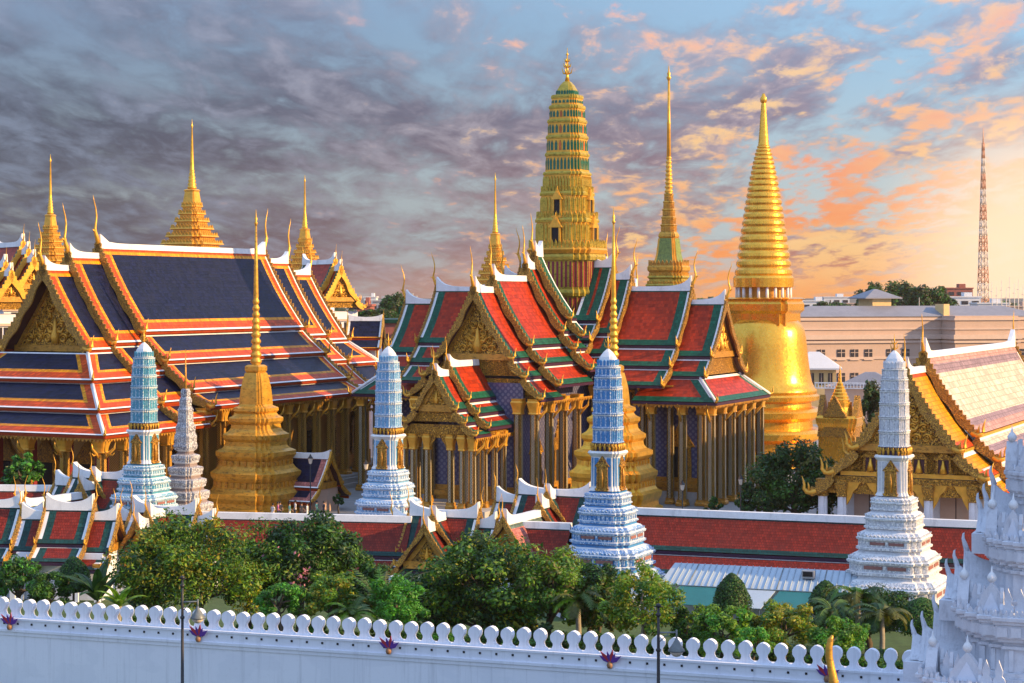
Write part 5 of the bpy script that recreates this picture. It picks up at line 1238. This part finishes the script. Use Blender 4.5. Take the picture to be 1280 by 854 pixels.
mb.box((-1, -4.4, zt + .55), (12, .2, .16), 'white_relief'); mb.box((-1, -4.4, zt - .25), (12, .2, .16), 'white_relief')
for i in range(25): mb.box((-6.9 + i * .49, -4.4, zt + .15), (.14, .14, .7), 'white_relief')
mb.build('balustrade', T)
# scattered city blocks
def block(label, px0, px1, py0, D, mat, floors=4, roofm=None, depth=14, cat='building', nm='city_block', rot=0.0):
    k = D / F; q = at((px0 + px1) / 2, 369, D); w = (px1 - px0) * k; h = HC - (py0 - HY) * k - GZ
    T = thing(nm, label, cat, (q.x, q.y, GZ), rot)
    mb = MB(); mb.box((0, depth / 2, h / 2), (w, depth, h), mat); mb.build('wall', T)
    mb = MB(); mb.box((0, depth / 2, h + .25), (w + .8, depth + .8, .5), roofm or mat); mb.box((w * .18, depth / 2, h + 1.3), (w * .25, depth * .4, 1.8), roofm or mat); mb.build('roof', T)
    n = max(3, int(w / 4.2)); top = min(h, 14); wb = MB(); wb.box((0, 0, 0), (w / n * .62, .16, 1.5), 'window_dark'); w0 = None
    for j in range(floors):
        for i in range(n):
            L_ = (-w / 2 + w * (i + .5) / n, -.06, h - 2.2 - j * 3.3)
            if L_[2] < 1: continue
            w0 = wb.build('window', T, L_) if w0 is None else (part(w0, L_, 0, T) and w0)
    return T
block('white slab block with dark strip windows left of the big trees', 1003, 1036, 377, 900, 'city_white', 3)
block('pale low block behind the great chedi neck', 1030, 1062, 372, 1100, 'city_white', 3)
block('far beige block at the foot of the trees', 1058, 1096, 380, 1000, 'cream', 2)
block('white tower block beside the lattice mast', 1186, 1226, 372, 820, 'city_white', 5)
block('unfinished red brick top storey block left of the lattice mast', 1184, 1216, 361, 860, 'city_red', 4)
block('pale block at the foot of the lattice mast', 1222, 1262, 380, 800, 'city_white', 4)
block('pale block behind the thin poles at right edge', 1258, 1300, 384, 760, 'cream', 3)
block('maroon red walled block right of the gold gabled hall', 446, 463, 383, 470, 'city_red', 2)
block('white far block above the green tree between the halls', 455, 470, 372, 950, 'city_white', 3)
block('grey far block left of the green tree between the halls', 466, 484, 377, 760, 'city_grey', 3)
block('pale far block on the skyline behind the green tree', 482, 500, 373, 1000, 'city_white', 3)
block('low pale block far beyond the left temple roof', 498, 520, 371, 1200, 'city_grey', 2)
block('grey far block on the skyline beyond the chapel', 1100, 1180, 374, 1300, 'city_grey', 2)
block('red roofed low hall glimpsed left of the pale blue prang top', 476, 512, 404, 262, 'city_red', 1, 'tile_green')
q = at(478, 378, 600)
# lattice mast
D = 900.0; k = D / F; q = at(1229, 369, D); T = thing('lattice_mast', 'tall red and pale lattice mast on the right skyline', 'mast', (q.x, q.y, GZ), rad(15)); H = HC + (369 - 168) * k - GZ
n = 26; b0 = 9 * k / 1.41
for i in range(n):
    z0, z1 = H * .96 * i / n, H * .96 * (i + 1) / n; r0, r1 = b0 * (1 - i / n * .86), b0 * (1 - (i + 1) / n * .86); bb = MB(); m = 'steel_red' if i % 4 < 2 else 'steel_pale'
    c0 = [Vector((sx * r0, sy * r0, z0)) for sx, sy in SQ]; c1 = [Vector((sx * r1, sy * r1, z1)) for sx, sy in SQ]
    for j in range(4):
        bb.tube([c0[j], c1[j]], [.26, .26], m, 4); bb.tube([c0[j], c1[(j + 1) % 4]], [.15, .15], m, 4); bb.tube([c0[(j + 1) % 4], c1[j]], [.15, .15], m, 4); bb.tube([c1[j], c1[(j + 1) % 4]], [.15, .15], m, 4)
    bb.build('mast_segment', T, weld=False)
mb = MB(); mb.tube([(0, 0, H * .95), (0, 0, H * 1.03)], [.4, .15], 'steel_red', 6); mb.build('antenna', T)
# thin poles and crane jibs near it
def pole(label, px, py_top, D, r):
    q = at(px, 369, D); T_ = MB(); h = HC - (py_top - HY) * D / F - GZ; T_.tube([(0, 0, 0), (0, 0, h * .7), (0, 0, h)], [r, r * .8, r * .4], 'steel_pale', 6)
    for z in (.6, .75, .9): T_.tube([(-r * 3, 0, h * z), (r * 3, 0, h * z)], [r * .4, r * .4], 'steel_pale', 4)
    o = T_.build('mast_pole', None, (q.x, q.y, GZ)); tag(o, label, 'pole', 'thin poles on the right skyline')
for px, py in ((1240, 352), (1246, 358), (1252, 350), (1258, 360), (1262, 346), (1268, 354), (1273, 349), (1279, 356)): pole('thin pale pole among a row of poles right of the lattice mast', px, py, 520, .16)
pole('thin tall pole left of the lattice mast before the trees', 1149, 372, 500, .14)

# ------------------------------------------------------------------ trees and shrubs
def leaves(mb, pts, nrm, size, mats, wts, asp=.5, jitter=.5):
    n = len(pts)
    ch = rng.choice(len(mats), n, p=np.array(wts) / sum(wts)) if not isinstance(wts, np.ndarray) else wts
    up = nrm + rng.normal(0, jitter, (n, 3)); up /= np.linalg.norm(up, axis=1)[:, None]
    t = rng.normal(0, 1, (n, 3)); t -= up * (t * up).sum(1)[:, None]; t /= np.linalg.norm(t, axis=1)[:, None]
    b = np.cross(up, t); s = size * rng.uniform(.6, 1.35, n)[:, None]
    P0 = pts - t * s * .5; P1 = pts + b * s * asp * .5 - up * s * .06; P2 = pts + t * s * .5; P3 = pts - b * s * asp * .5 - up * s * .06
    o = len(mb.v); arr = np.stack([P0, P1, P2, P3], 1).reshape(-1, 3); mb.v.extend(map(tuple, arr.tolist()))
    ids = [mb.idx(m) for m in mats]
    for i in range(n):
        a = o + 4 * i; mb.f.append([a, a + 1, a + 2, a + 3]); mb.mi.append(ids[ch[i]]); mb.sm.append(False); mb.uv.append([(0, 0)] * 4)
def limb(mb, a, b, r0, r1, mat, wob=.12):
    a = Vector(a); b = Vector(b); L = (b - a).length; p = [a]
    for t in (.33, .66): p.append(a.lerp(b, t) + Vector((random.uniform(-1, 1), random.uniform(-1, 1), random.uniform(-.4, .6))) * L * wob)
    p.append(b); mb.tube(p, [r0, r0 * .8 + r1 * .2, r0 * .4 + r1 * .6, r1], mat, 6)
def tree(label, px, py_c, D, rx, rz, nl=5000, size=.30, mats=('leaf_dark', 'leaf_mid', 'leaf_lime'), wts=(1, 1, 1), nclump=46, ry=None, bark='bark', name='broadleaf_tree', cat='tree', zbase=GZ, cr=.30, clump_tint=True, group='trees and shrubs inside the wall', flat=.8):
    q = at(px, py_c, D); ry = ry or rx * .8
    T = thing(name, label, cat, (q.x, q.y, zbase), random.uniform(0, 6), group); h = q.z - zbase; nl = int(nl * (2.6 if D < 130 else 1.8)); size *= .92 if D < 130 else 1.1; rx *= 1.16; ry *= 1.16; rz *= 1.16; nclump = int(nclump * 1.5); cr *= .82
    tb = MB(); limb(tb, (0, 0, -.1), (0, 0, max(.4, h - rz * .35)), .09 * rx * .6 + .07, .06 * rx * .5 + .04, bark, .05)
    mb = MB(); cs = []
    while len(cs) < nclump:
        v = rng.normal(0, 1, 3); v /= np.linalg.norm(v); r = rng.uniform(.35, 1.0) ** .55
        if v[2] < -.75: continue
        cs.append((v * r * np.array([rx, ry, rz]) * (rng.uniform(.82, 1.04) if rng.uniform() > .14 else rng.uniform(1.1, 1.28)), v))
    for i, (c, v) in enumerate(cs):
        if i % 4 == 0: limb(tb, (0, 0, max(.3, h - rz * random.uniform(.3, .9))), (c[0] * .8, c[1] * .8, h + c[2] * .8), .04 * rx * .5 + .03, .02, bark, .12)
        m = max(12, int(nl / nclump * rng.uniform(.6, 1.4))); rr = cr * rng.uniform(.7, 1.3)
        d = rng.normal(0, 1, (m, 3)); d /= np.linalg.norm(d, axis=1)[:, None]; rad_ = rng.uniform(0, 1, m) ** .45
        p = c + d * rad_[:, None] * np.array([rx * rr, ry * rr, rz * rr * flat * 1.2]) + np.array([0, 0, h])
        w = np.array(wts, float)
        if clump_tint: j = rng.choice(len(wts), p=w / w.sum()); w = w * .35; w[j] += 1.2
        leaves(mb, p, d * .7 + np.array([0, 0, .6]), size * rng.uniform(.7, 1.35), list(mats), list(w), rng.uniform(.38, .62))
    tb.build('trunk', T); mb.build('crown', T, weld=False); return T
def palm(label, px, py_base, D, n, L, mats, name='palm', upright=.5, width=.5, trunk=0.0, seg=9, droop=.9, leaflet=True, lw=.20, zbase=GZ, group='trees and shrubs inside the wall'):
    q = at(px, py_base, D); T = thing(name, label, 'palm', (q.x, q.y, zbase), random.uniform(0, 6), group); h = max(.2, q.z - zbase)
    tb = MB(); limb(tb, (0, 0, 0), (0, 0, h), .20, .15, 'bark_pale', .03); tb.build('trunk', T)
    mb = MB()
    for i in range(n):
        a = 2 * math.pi * i / n * 2.4 + random.uniform(-.3, .3); el = upright + random.uniform(-.35, .45); d = Vector((math.cos(a), math.sin(a), 0)); LL = L * random.uniform(.75, 1.15)
        p = Vector((0, 0, h)); pts = [p.copy()]; e = el
        for j in range(seg):
            p = p + (d * math.cos(e) + Vector((0, 0, math.sin(e)))) * LL / seg; pts.append(p.copy()); e -= droop / seg * (1 + j * .15)
        m = random.choice(mats); mb.tube(pts, [.035 * (1 - j / (seg + 1)) + .008 for j in range(seg + 1)], m, 4, True, False)
        side = d.cross(Vector((0, 0, 1)))
        for j in range(1, seg * 2):
            t = j / 2; k_ = int(t); f = t - k_; c = pts[k_].lerp(pts[min(k_ + 1, seg)], f); dirv = (pts[min(k_ + 1, seg)] - pts[max(k_ - 1, 0)]).normalized(); ll = width * math.sin(math.pi * min(1, (t / seg) * .85 + .15)) ** .7
            for s in (-1, 1):
                if leaflet:
                    tip = c + (side * s * .8 + dirv * .6 + Vector((0, 0, -.28 + random.uniform(-.1, .1)))) * ll; w_ = dirv * lw
                    mb.face([c - w_ * .5, c + w_ * .5, tip], m)
                else:
                    w2 = width * .55 * math.sin(math.pi * min(1, (t + .5) / seg * .9 + .08)); w1 = width * .55 * math.sin(math.pi * min(1, t / seg * .9 + .08)); c2 = pts[min(k_ + 1, seg)] if f else pts[k_].lerp(pts[min(k_ + 1, seg)], .5)
                    mb.face([c, c2, c2 + side * s * w2 - Vector((0, 0, .2 * w2)), c + side * s * w1 - Vector((0, 0, .2 * w1))], m)
    mb.build('fronds', T, weld=False); return T
def topiary(label, px, py_c, D, r, h, name='clipped_shrub', pw=1.6, zbase=GZ, mats=('leaf_dark', 'leaf_mid'), wts=(1.6, 1), n=5200, size=.15):
    """dense clipped crown: h = full height of the crown, base level at its foot"""
    q = at(px, py_c, D); T = thing(name, label, 'shrub', (q.x, q.y, zbase), 0, 'trees and shrubs inside the wall'); h0 = max(.1, q.z - h / 2 - zbase)
    tb = MB(); tb.tube([(0, 0, 0), (0, 0, h0 + h * .5)], [.10, .07], 'bark', 6); tb.build('trunk', T)
    mb = MB(); t = rng.uniform(0, 1, n) ** .75; a = rng.uniform(0, 2 * math.pi, n)
    rr = r * np.power(np.clip(1 - t ** pw, 0, 1), .62) * (1 + .05 * np.sin(a * 5 + t * 9)) * (np.minimum(1, t / .07 + .62)); k_ = rng.uniform(.86, 1.02, n)
    p = np.stack([np.cos(a) * rr * k_, np.sin(a) * rr * k_, h0 + t * h * rng.uniform(.985, 1.015, n)], 1); nn = np.stack([np.cos(a), np.sin(a), .25 + t * .9], 1)
    leaves(mb, p, nn, size, list(mats), list(wts), .55, .55)
    prof = [(r * .55, h0)] + [(r * .82 * (1 - (i / 10) ** pw) ** .62 + .01, h0 + h * .96 * i / 10) for i in range(1, 11)]; mb.loft(circ(14), prof, 'leaf_dark', True)
    mb.build('crown', T, weld=False); return T
DM = ('leaf_dark', 'leaf_mid', 'leaf_lime', 'leaf_gold')
tree('round bushy tree with golden green crown behind the left lamp', 250, 710, 124, 4.35, 2.95, 11000, .25, DM, (1, 1.4, 1.6, 1.0), 70)
tree('dark leafy tree with pink blossom specks left of centre', 372, 700, 127, 3.2, 2.5, 6500, .30, ('leaf_dark', 'leaf_mid', 'leaf_lime', 'petal_pink'), (2.2, 1.2, .35, .06), 44)
tree('broad mixed tree with glossy leaves in the middle of the garden', 606, 733, 125, 4.6, 2.75, 11000, .33, DM, (2.0, 1.5, .8, .5), 66)
tree('olive tree crown right of the broad mixed tree', 688, 735, 122, 2.7, 2.2, 5000, .30, ('leaf_olive', 'leaf_lime', 'leaf_mid'), (1, 1, 1), 36)
tree('fresh green round bush just above the wall left of centre', 495, 752, 116, 1.75, 1.25, 3600, .20, ('leaf_fresh', 'leaf_mid'), (3, 1), 30, name='bush', cat='bush')
tree('thin crowned frangipani with pale branches left of the right lamp', 806, 752, 115, 2.3, 2.0, 3600, .27, ('leaf_lime', 'leaf_gold', 'leaf_mid'), (1.6, 1.0, .9), 40, bark='bark_pale')
tree('feathery yellow green bush below the cone shaped shrub', 905, 788, 112, 1.9, 1.35, 3600, .24, ('leaf_lime', 'leaf_fresh', 'leaf_mid'), (1.5, .6, 1), 30, name='bush', cat='bush')
tree('golden leaved bush right of the cone shaped shrub', 978, 785, 113, 2.2, 1.35, 4200, .20, ('leaf_gold', 'leaf_lime', 'leaf_mid'), (1.7, 1, .8), 34, name='bush', cat='bush')
tree('low green bush beside the gilded horn finial', 1046, 800, 110, 1.7, 1.0, 3200, .20, ('leaf_fresh', 'leaf_lime', 'leaf_mid'), (1, 1, 1), 28, name='bush', cat='bush')
tree('green bush right of the right street lamp', 862, 788, 114, 1.3, 1.1, 2200, .22, ('leaf_mid', 'leaf_lime', 'leaf_dark'), (1, 1, 1), 24, name='bush', cat='bush')
tree('low lime bush before the golden leaved bush', 942, 805, 108, 1.2, .8, 1800, .20, ('leaf_lime', 'leaf_fresh'), (1, 1), 20, name='bush', cat='bush')
tree('dark bush at the far left edge of the garden', 24, 726, 123, 1.9, 1.3, 3200, .23, ('leaf_dark', 'leaf_mid', 'leaf_fresh'), (1.2, 1.2, .5), 30, name='bush', cat='bush')
tree('small dark bush left of the banana plants', 62, 735, 121, 1.2, 1.0, 2000, .22, ('leaf_dark', 'leaf_mid'), (1, 1), 22, name='bush', cat='bush')
tree('ferny yellow bush right of the round golden tree', 412, 746, 119, 1.9, 1.3, 3000, .26, ('leaf_lime', 'leaf_gold', 'leaf_mid'), (1, .8, 1), 28, name='bush', cat='bush')
tree('fresh green low bush left of the ferny yellow bush', 348, 750, 118, 1.4, 1.0, 2400, .20, ('leaf_fresh', 'leaf_mid'), (1.6, 1), 24, name='bush', cat='bush')
tree('dark undergrowth shrub behind the frangipani', 752, 748, 121, 1.9, 1.9, 3000, .28, ('leaf_dark', 'leaf_mid', 'leaf_olive'), (1.5, 1, .6), 28, name='bush', cat='bush')
tree('dark dense tree before the pantheon right corner', 993, 604, 172, 4.0, 3.1, 8500, .34, ('leaf_dark', 'leaf_mid', 'leaf_olive'), (2, 1, .5), 60, zbase=Z0, group='trees in the temple court')
tree('dark shrub at the foot of the pantheon right corner', 948, 625, 174, 2.2, 1.4, 2600, .30, ('leaf_dark', 'leaf_mid'), (2, 1), 24, zbase=Z0, name='bush', cat='bush', group='trees in the temple court')
tree('low potted shrub beside the pantheon steps', 893, 634, 173, .9, .8, 700, .25, ('leaf_mid', 'leaf_dark'), (1, 1), 12, zbase=Z0, name='bush', cat='bush', group='trees in the temple court')
tree('small bonsai before the navy roofed hall columns', 423, 626, 182, .55, .5, 500, .22, ('leaf_dark', 'leaf_mid'), (2, 1), 8, zbase=Z0, name='bonsai', cat='bonsai', group='trees in the temple court')
tree('green shrub behind the far left cloister roof', 28, 590, 172, 1.9, 1.3, 1800, .32, ('leaf_mid', 'leaf_fresh', 'leaf_dark'), (1, .7, 1), 20, zbase=Z0, name='bush', cat='bush', group='trees in the temple court')
tree('dark round tree behind the golden gateway', 1089, 515, 250, 1.9, 3.0, 2200, .5, ('leaf_dark', 'leaf_far'), (1, 1), 26, zbase=Z0, group='trees in the temple court')
tree('dark tree filling the gap behind the ferny yellow bush', 425, 716, 129, 2.6, 2.0, 4600, .27, ('leaf_dark', 'leaf_mid', 'leaf_lime'), (2.2, 1.2, .3), 40)
tree('dark tree between the round golden tree and the blossom tree', 312, 722, 128, 2.2, 1.9, 3800, .26, ('leaf_dark', 'leaf_mid', 'leaf_lime'), (2, 1.3, .4), 34)
tree('shady tree between the fan palm and the broad mixed tree', 545, 748, 126, 2.6, 1.7, 4200, .27, ('leaf_dark', 'leaf_mid', 'leaf_olive'), (2, 1, .5), 36)
tree('shady tree behind the spreading palm', 735, 745, 126, 2.4, 1.9, 4200, .27, ('leaf_dark', 'leaf_mid', 'leaf_lime'), (2, 1, .3), 36)
tree('dark mass of shrubs behind the drooping palms', 1085, 765, 127, 3.0, 1.5, 4200, .26, ('leaf_dark', 'leaf_mid'), (2.4, 1), 34)
tree('dark shrub mass left of the banana plants', 190, 735, 127, 2.0, 1.5, 3000, .26, ('leaf_dark', 'leaf_mid'), (2, 1), 30)
topiary('tall cone clipped shrub before the teal awnings', 915, 741, 127, 1.40, 2.55)
topiary('rounded clipped shrub right of the pale service roof', 1032, 748, 131, 1.25, 2.4, pw=2.2, n=4200)
topiary('broad dome clipped shrub at the foot of the white prang', 1153, 770, 124, 1.75, 2.3, pw=2.4, n=5200, mats=('leaf_mid', 'leaf_dark'))
topiary('dark round clipped shrub at the left beside the banana plants', 92, 718, 128, 1.25, 2.3, pw=2.2, n=3600)
palm('fan of upright sago fronds left of the fresh green bush', 478, 775, 119, 30, 3.9, ('leaf_olive', 'leaf_palm', 'leaf_mid'), 'fan_palm', 1.15, .62, droop=.75)
palm('broad leaved banana plant at the left of the garden', 122, 752, 121, 11, 3.0, ('leaf_dark', 'leaf_mid'), 'banana_plant', 1.1, .62, leaflet=False, droop=.8)
palm('pale leaved banana plant left of the round golden tree', 150, 758, 117, 8, 2.0, ('leaf_mid', 'leaf_lime'), 'banana_plant', 1.05, .5, leaflet=False, droop=.9)
palm('spreading palm between broad tree and frangipani', 722, 752, 119, 20, 2.7, ('leaf_palm', 'leaf_olive', 'leaf_lime'), 'palm', .55, .6, droop=1.3)
palm('dark drooping palm right of the pale service roof', 1072, 748, 124, 22, 2.8, ('leaf_dark', 'leaf_mid', 'leaf_olive'), 'palm', .6, .6, droop=1.5)
palm('dark drooping palm behind the gilded horn finial', 1040, 764, 121, 18, 2.3, ('leaf_dark', 'leaf_palm'), 'palm', .6, .55, droop=1.4)
palm('dark low palm left of the dome clipped shrub', 1102, 770, 119, 20, 2.5, ('leaf_dark', 'leaf_olive'), 'palm', .5, .55, droop=1.4)
palm('short yellow green palm right of the ferny bush', 440, 770, 117, 18, 1.9, ('leaf_lime', 'leaf_palm'), 'palm', .8, .5, droop=1.2)
for px, py, D, rx, rz, lab in ((1095, 380, 540, 5.6, 4.8, 'hazy rounded tree behind the cream office block, left of three'), (1128, 379, 560, 6.8, 5.6, 'tall hazy tree behind the cream office block, tallest in the middle'),
                               (1165, 384, 550, 6.4, 4.8, 'hazy rounded tree behind the cream office block, right of three'), (1040, 388, 600, 6.5, 2.2, 'low dark tree line tree right of the great chedi neck'),
                               (494, 385, 420, 3.4, 3.4, 'green tree glimpsed between the two great halls'), (470, 398, 400, 4.5, 1.7, 'low dark tree above the small blue roofed hall')):
    tree(lab, px, py, D, rx, rz, 3400, .9 if D > 500 else .6, ('leaf_far', 'leaf_mid', 'leaf_dark'), (1.6, 1, .7), 44, group='trees beyond the temple')
for i, px in enumerate((190, 300, 330, 395, 455, 520, 548, 575, 650, 700, 735, 770, 790, 835, 850, 885, 925, 1000, 1020, 1075, 1090, 1118)):
    D = 119 - (px - 190) * .011 + random.uniform(-1.5, 2.5); k_ = random.choice([0, 1, 2]); py = 369 + (HC - GZ - 2.1) * F / D
    o = tree('low leafy hedge shrub just inside the white wall', px, py, D, random.uniform(1.0, 1.6), random.uniform(.8, 1.25), 1300, .22, (('leaf_mid', 'leaf_lime', 'leaf_dark'), ('leaf_dark', 'leaf_mid', 'leaf_olive'), ('leaf_fresh', 'leaf_mid', 'leaf_dark'))[k_], (1, .9, .8), 14, name='hedge_shrub', cat='shrub', group='hedge shrubs inside the wall')
for i in range(24):
    px = 178 + i * 40 + random.uniform(-8, 8); D = 122 - (px - 190) * .010 + random.uniform(-1, 1.5); py = 369 + (HC - GZ - 2.0) * F / D; k_ = random.choice([0, 0, 1])
    if 868 < px < 960: continue
    tree('dark bushy understory shrub beneath the garden trees', px, py, D, random.uniform(1.3, 2.0), random.uniform(.85, 1.2), 1100, .24, (('leaf_dark', 'leaf_mid'), ('leaf_mid', 'leaf_lime', 'leaf_dark'))[k_], ((2, 1), (1.4, .6, 1))[k_], 14, name='understory_shrub', cat='shrub', group='understory shrubs beneath the trees')
# rows of hazy trees and roofs that close the skyline
fm = MB(); n = 5200
for (x0, x1, D0, hgt) in ((-420, 460, 1500, 17), (-600, 620, 2100, 22)):
    px_ = rng.uniform(x0, x1, n); bump = 0.6 + .4 * np.sin(px_ * .05) * np.sin(px_ * .013 + 2); z_ = rng.uniform(0, 1, n) ** .7 * hgt * bump
    p = np.stack([px_, D0 + rng.uniform(-15, 15, n), GZ + z_], 1); leaves(fm, p, np.tile(np.array([0, -.7, .7]), (n, 1)), 5.0, ['leaf_far', 'leaf_mid'], [1, 1], .8)
o = fm.build('distant_tree_belt', None, weld=False); o['kind'] = 'stuff'; o['label'] = 'hazy belt of distant trees along the skyline'

# ------------------------------------------------------------------ lamps and visitors in the court
def court_lamp(label, px, D, h):
    q = at(px, 369, D); T = thing('court_lamp', label, 'lamp post', (q.x, q.y, Z0), 0, 'lamp posts in the temple court')
    mb = MB(); mb.tube([(0, 0, 0), (0, 0, .4), (0, 0, .5), (0, 0, h - .6)], [.14, .12, .06, .05], 'black_iron', 6); mb.build('pole', T)
    mb = MB(); mb.loft(circ(6), [(.05, h - .62), (.14, h - .55), (.22, h - .12), (.24, h - .08)], 'lamp_glass'); mb.build('lamp_globe', T)
    mb = MB(); mb.loft(circ(6), [(.27, h - .08), (.14, h + .10), (.03, h + .32)], 'black_iron'); mb.build('lamp_cap', T)
court_lamp('black lamp post beside the little shrine hall', 388, 182, 5.6); court_lamp('black lamp post left of the pale blue prang', 457.5, 176, 5.6)
court_lamp('black lamp post before the pantheon right end columns', 926, 172, 4.6); court_lamp('black lamp post right of the sunlit stepped chedi', 853, 175, 3.8)
def person(label, x, y, rz, top, legs, z=Z0, hgt=1.68, arm=.25):
    s = hgt / 1.70; T = thing('person', label, 'person', (x, y, z), rz, 'visitors in the temple court')
    V_ = [(0, 0, .92), (0, 0, 1.12), (0, -.01, 1.36), (0, 0, 1.46), (0, .01, 1.58), (0, 0, 1.68)]; Rr = [(.15, .11), (.135, .10), (.17, .11), (.055, .055), (.085, .10), (.05, .06)]
    E = [(i, i + 1) for i in range(5)]
    def chain(base, pts, rs):
        p = base
        for q_, r_ in zip(pts, rs): V_.append(q_); Rr.append((r_, r_)); E.append((p, len(V_) - 1)); p = len(V_) - 1
    for sx in (-1, 1):
        chain(0, [(sx * .10, 0, .86), (sx * .11, -.02 * sx, .48), (sx * .11, .03 * sx, .10), (sx * .12, -.12 + .03 * sx, .04)], [.10, .068, .048, .045])
        chain(2, [(sx * .20, 0, 1.38), (sx * .25, .02, 1.12), (sx * (.24), -arm * (sx > 0), .92), (sx * .23, -arm * 1.2 * (sx > 0) - .02, .84)], [.058, .044, .036, .03])
    me = bpy.data.meshes.new('body'); me.from_pydata([(a * s, b * s, c * s) for a, b, c in V_], E, []); o = bpy.data.objects.new('body', me); C.objects.link(o); o.parent = T
    sk = o.modifiers.new('skin', 'SKIN'); sk.use_smooth_shade = True
    for i, r_ in enumerate(Rr): me.skin_vertices[0].data[i].radius = (r_[0] * s, r_[1] * s)
    me.skin_vertices[0].data[0].use_root = True
    sb = o.modifiers.new('sub', 'SUBSURF'); sb.levels = 1; sb.render_levels = 1
    bpy.context.view_layer.update(); dg = bpy.context.evaluated_depsgraph_get(); nm = bpy.data.meshes.new_from_object(o.evaluated_get(dg)); o.modifiers.clear(); o.data = nm; nm.materials.clear()
    for m in ('skin', top, legs): nm.materials.append(M[m])
    for p in nm.polygons:
        c = p.center; z_ = c.z / s; p.use_smooth = True
        p.material_index = 0 if (z_ > 1.44 or (abs(c.x) / s > .19 and z_ < 1.15) or z_ < .06) else (1 if z_ > .90 else 2)
    hm = MB(); hm.loft(circ(10), [(.09 * s, 1.58 * s), (.105 * s, 1.64 * s), (.10 * s, 1.70 * s), (.06 * s, 1.75 * s), (.01, 1.765 * s)], 'hair_black', True, (0, .018 * s)); hm.build('hair', T); return T
tops = ['cloth_white', 'cloth_dark', 'cloth_pink', 'cloth_teal', 'cloth_white', 'cloth_dark', 'cloth_white', 'cloth_teal', 'cloth_dark']
labs = ['person in white top, leftmost visitor before the dull gold chedi', 'person in dark clothes right of the leftmost white topped visitor', 'person in pink top before the dull gold chedi', 'person in teal top before the dull gold chedi',
        'person in white top standing right of the teal topped visitor', 'person in dark top before the shrine hall', 'person in white top before the shrine hall', 'person in teal top beside the court bonsai', 'person in dark clothes beside the court bonsai']
for i, px in enumerate((341, 350, 347.5, 362, 369, 377, 384, 396, 405)):
    D = 178.2 + (i * 37 % 10) * .22; q = at(px, 369, D); person(labs[i], q.x, q.y, random.uniform(0, 6), tops[i], 'cloth_dark' if i % 3 else 'cloth_white', hgt=1.62 + .03 * (i % 5))

# ------------------------------------------------------------------ hazy evening air
hz_m = bpy.data.materials.new('haze_air'); hz_m.use_nodes = True; nt_ = hz_m.node_tree; nt_.nodes.clear()
pv_ = nt_.nodes.new('ShaderNodeVolumePrincipled'); pv_.inputs['Color'].default_value = (.95, .80, .66, 1); pv_.inputs['Density'].default_value = .00007; pv_.inputs['Anisotropy'].default_value = .35
out_ = nt_.nodes.new('ShaderNodeOutputMaterial'); nt_.links.new(pv_.outputs[0], out_.inputs['Volume']); M['haze_air'] = hz_m
mb = MB(); z0_, z1_ = GZ - 1.5, 106.0; mb.box((0, 800, (z0_ + z1_) / 2), (1600, 1800, z1_ - z0_), 'haze_air'); o = mb.build('haze'); o['kind'] = 'stuff'
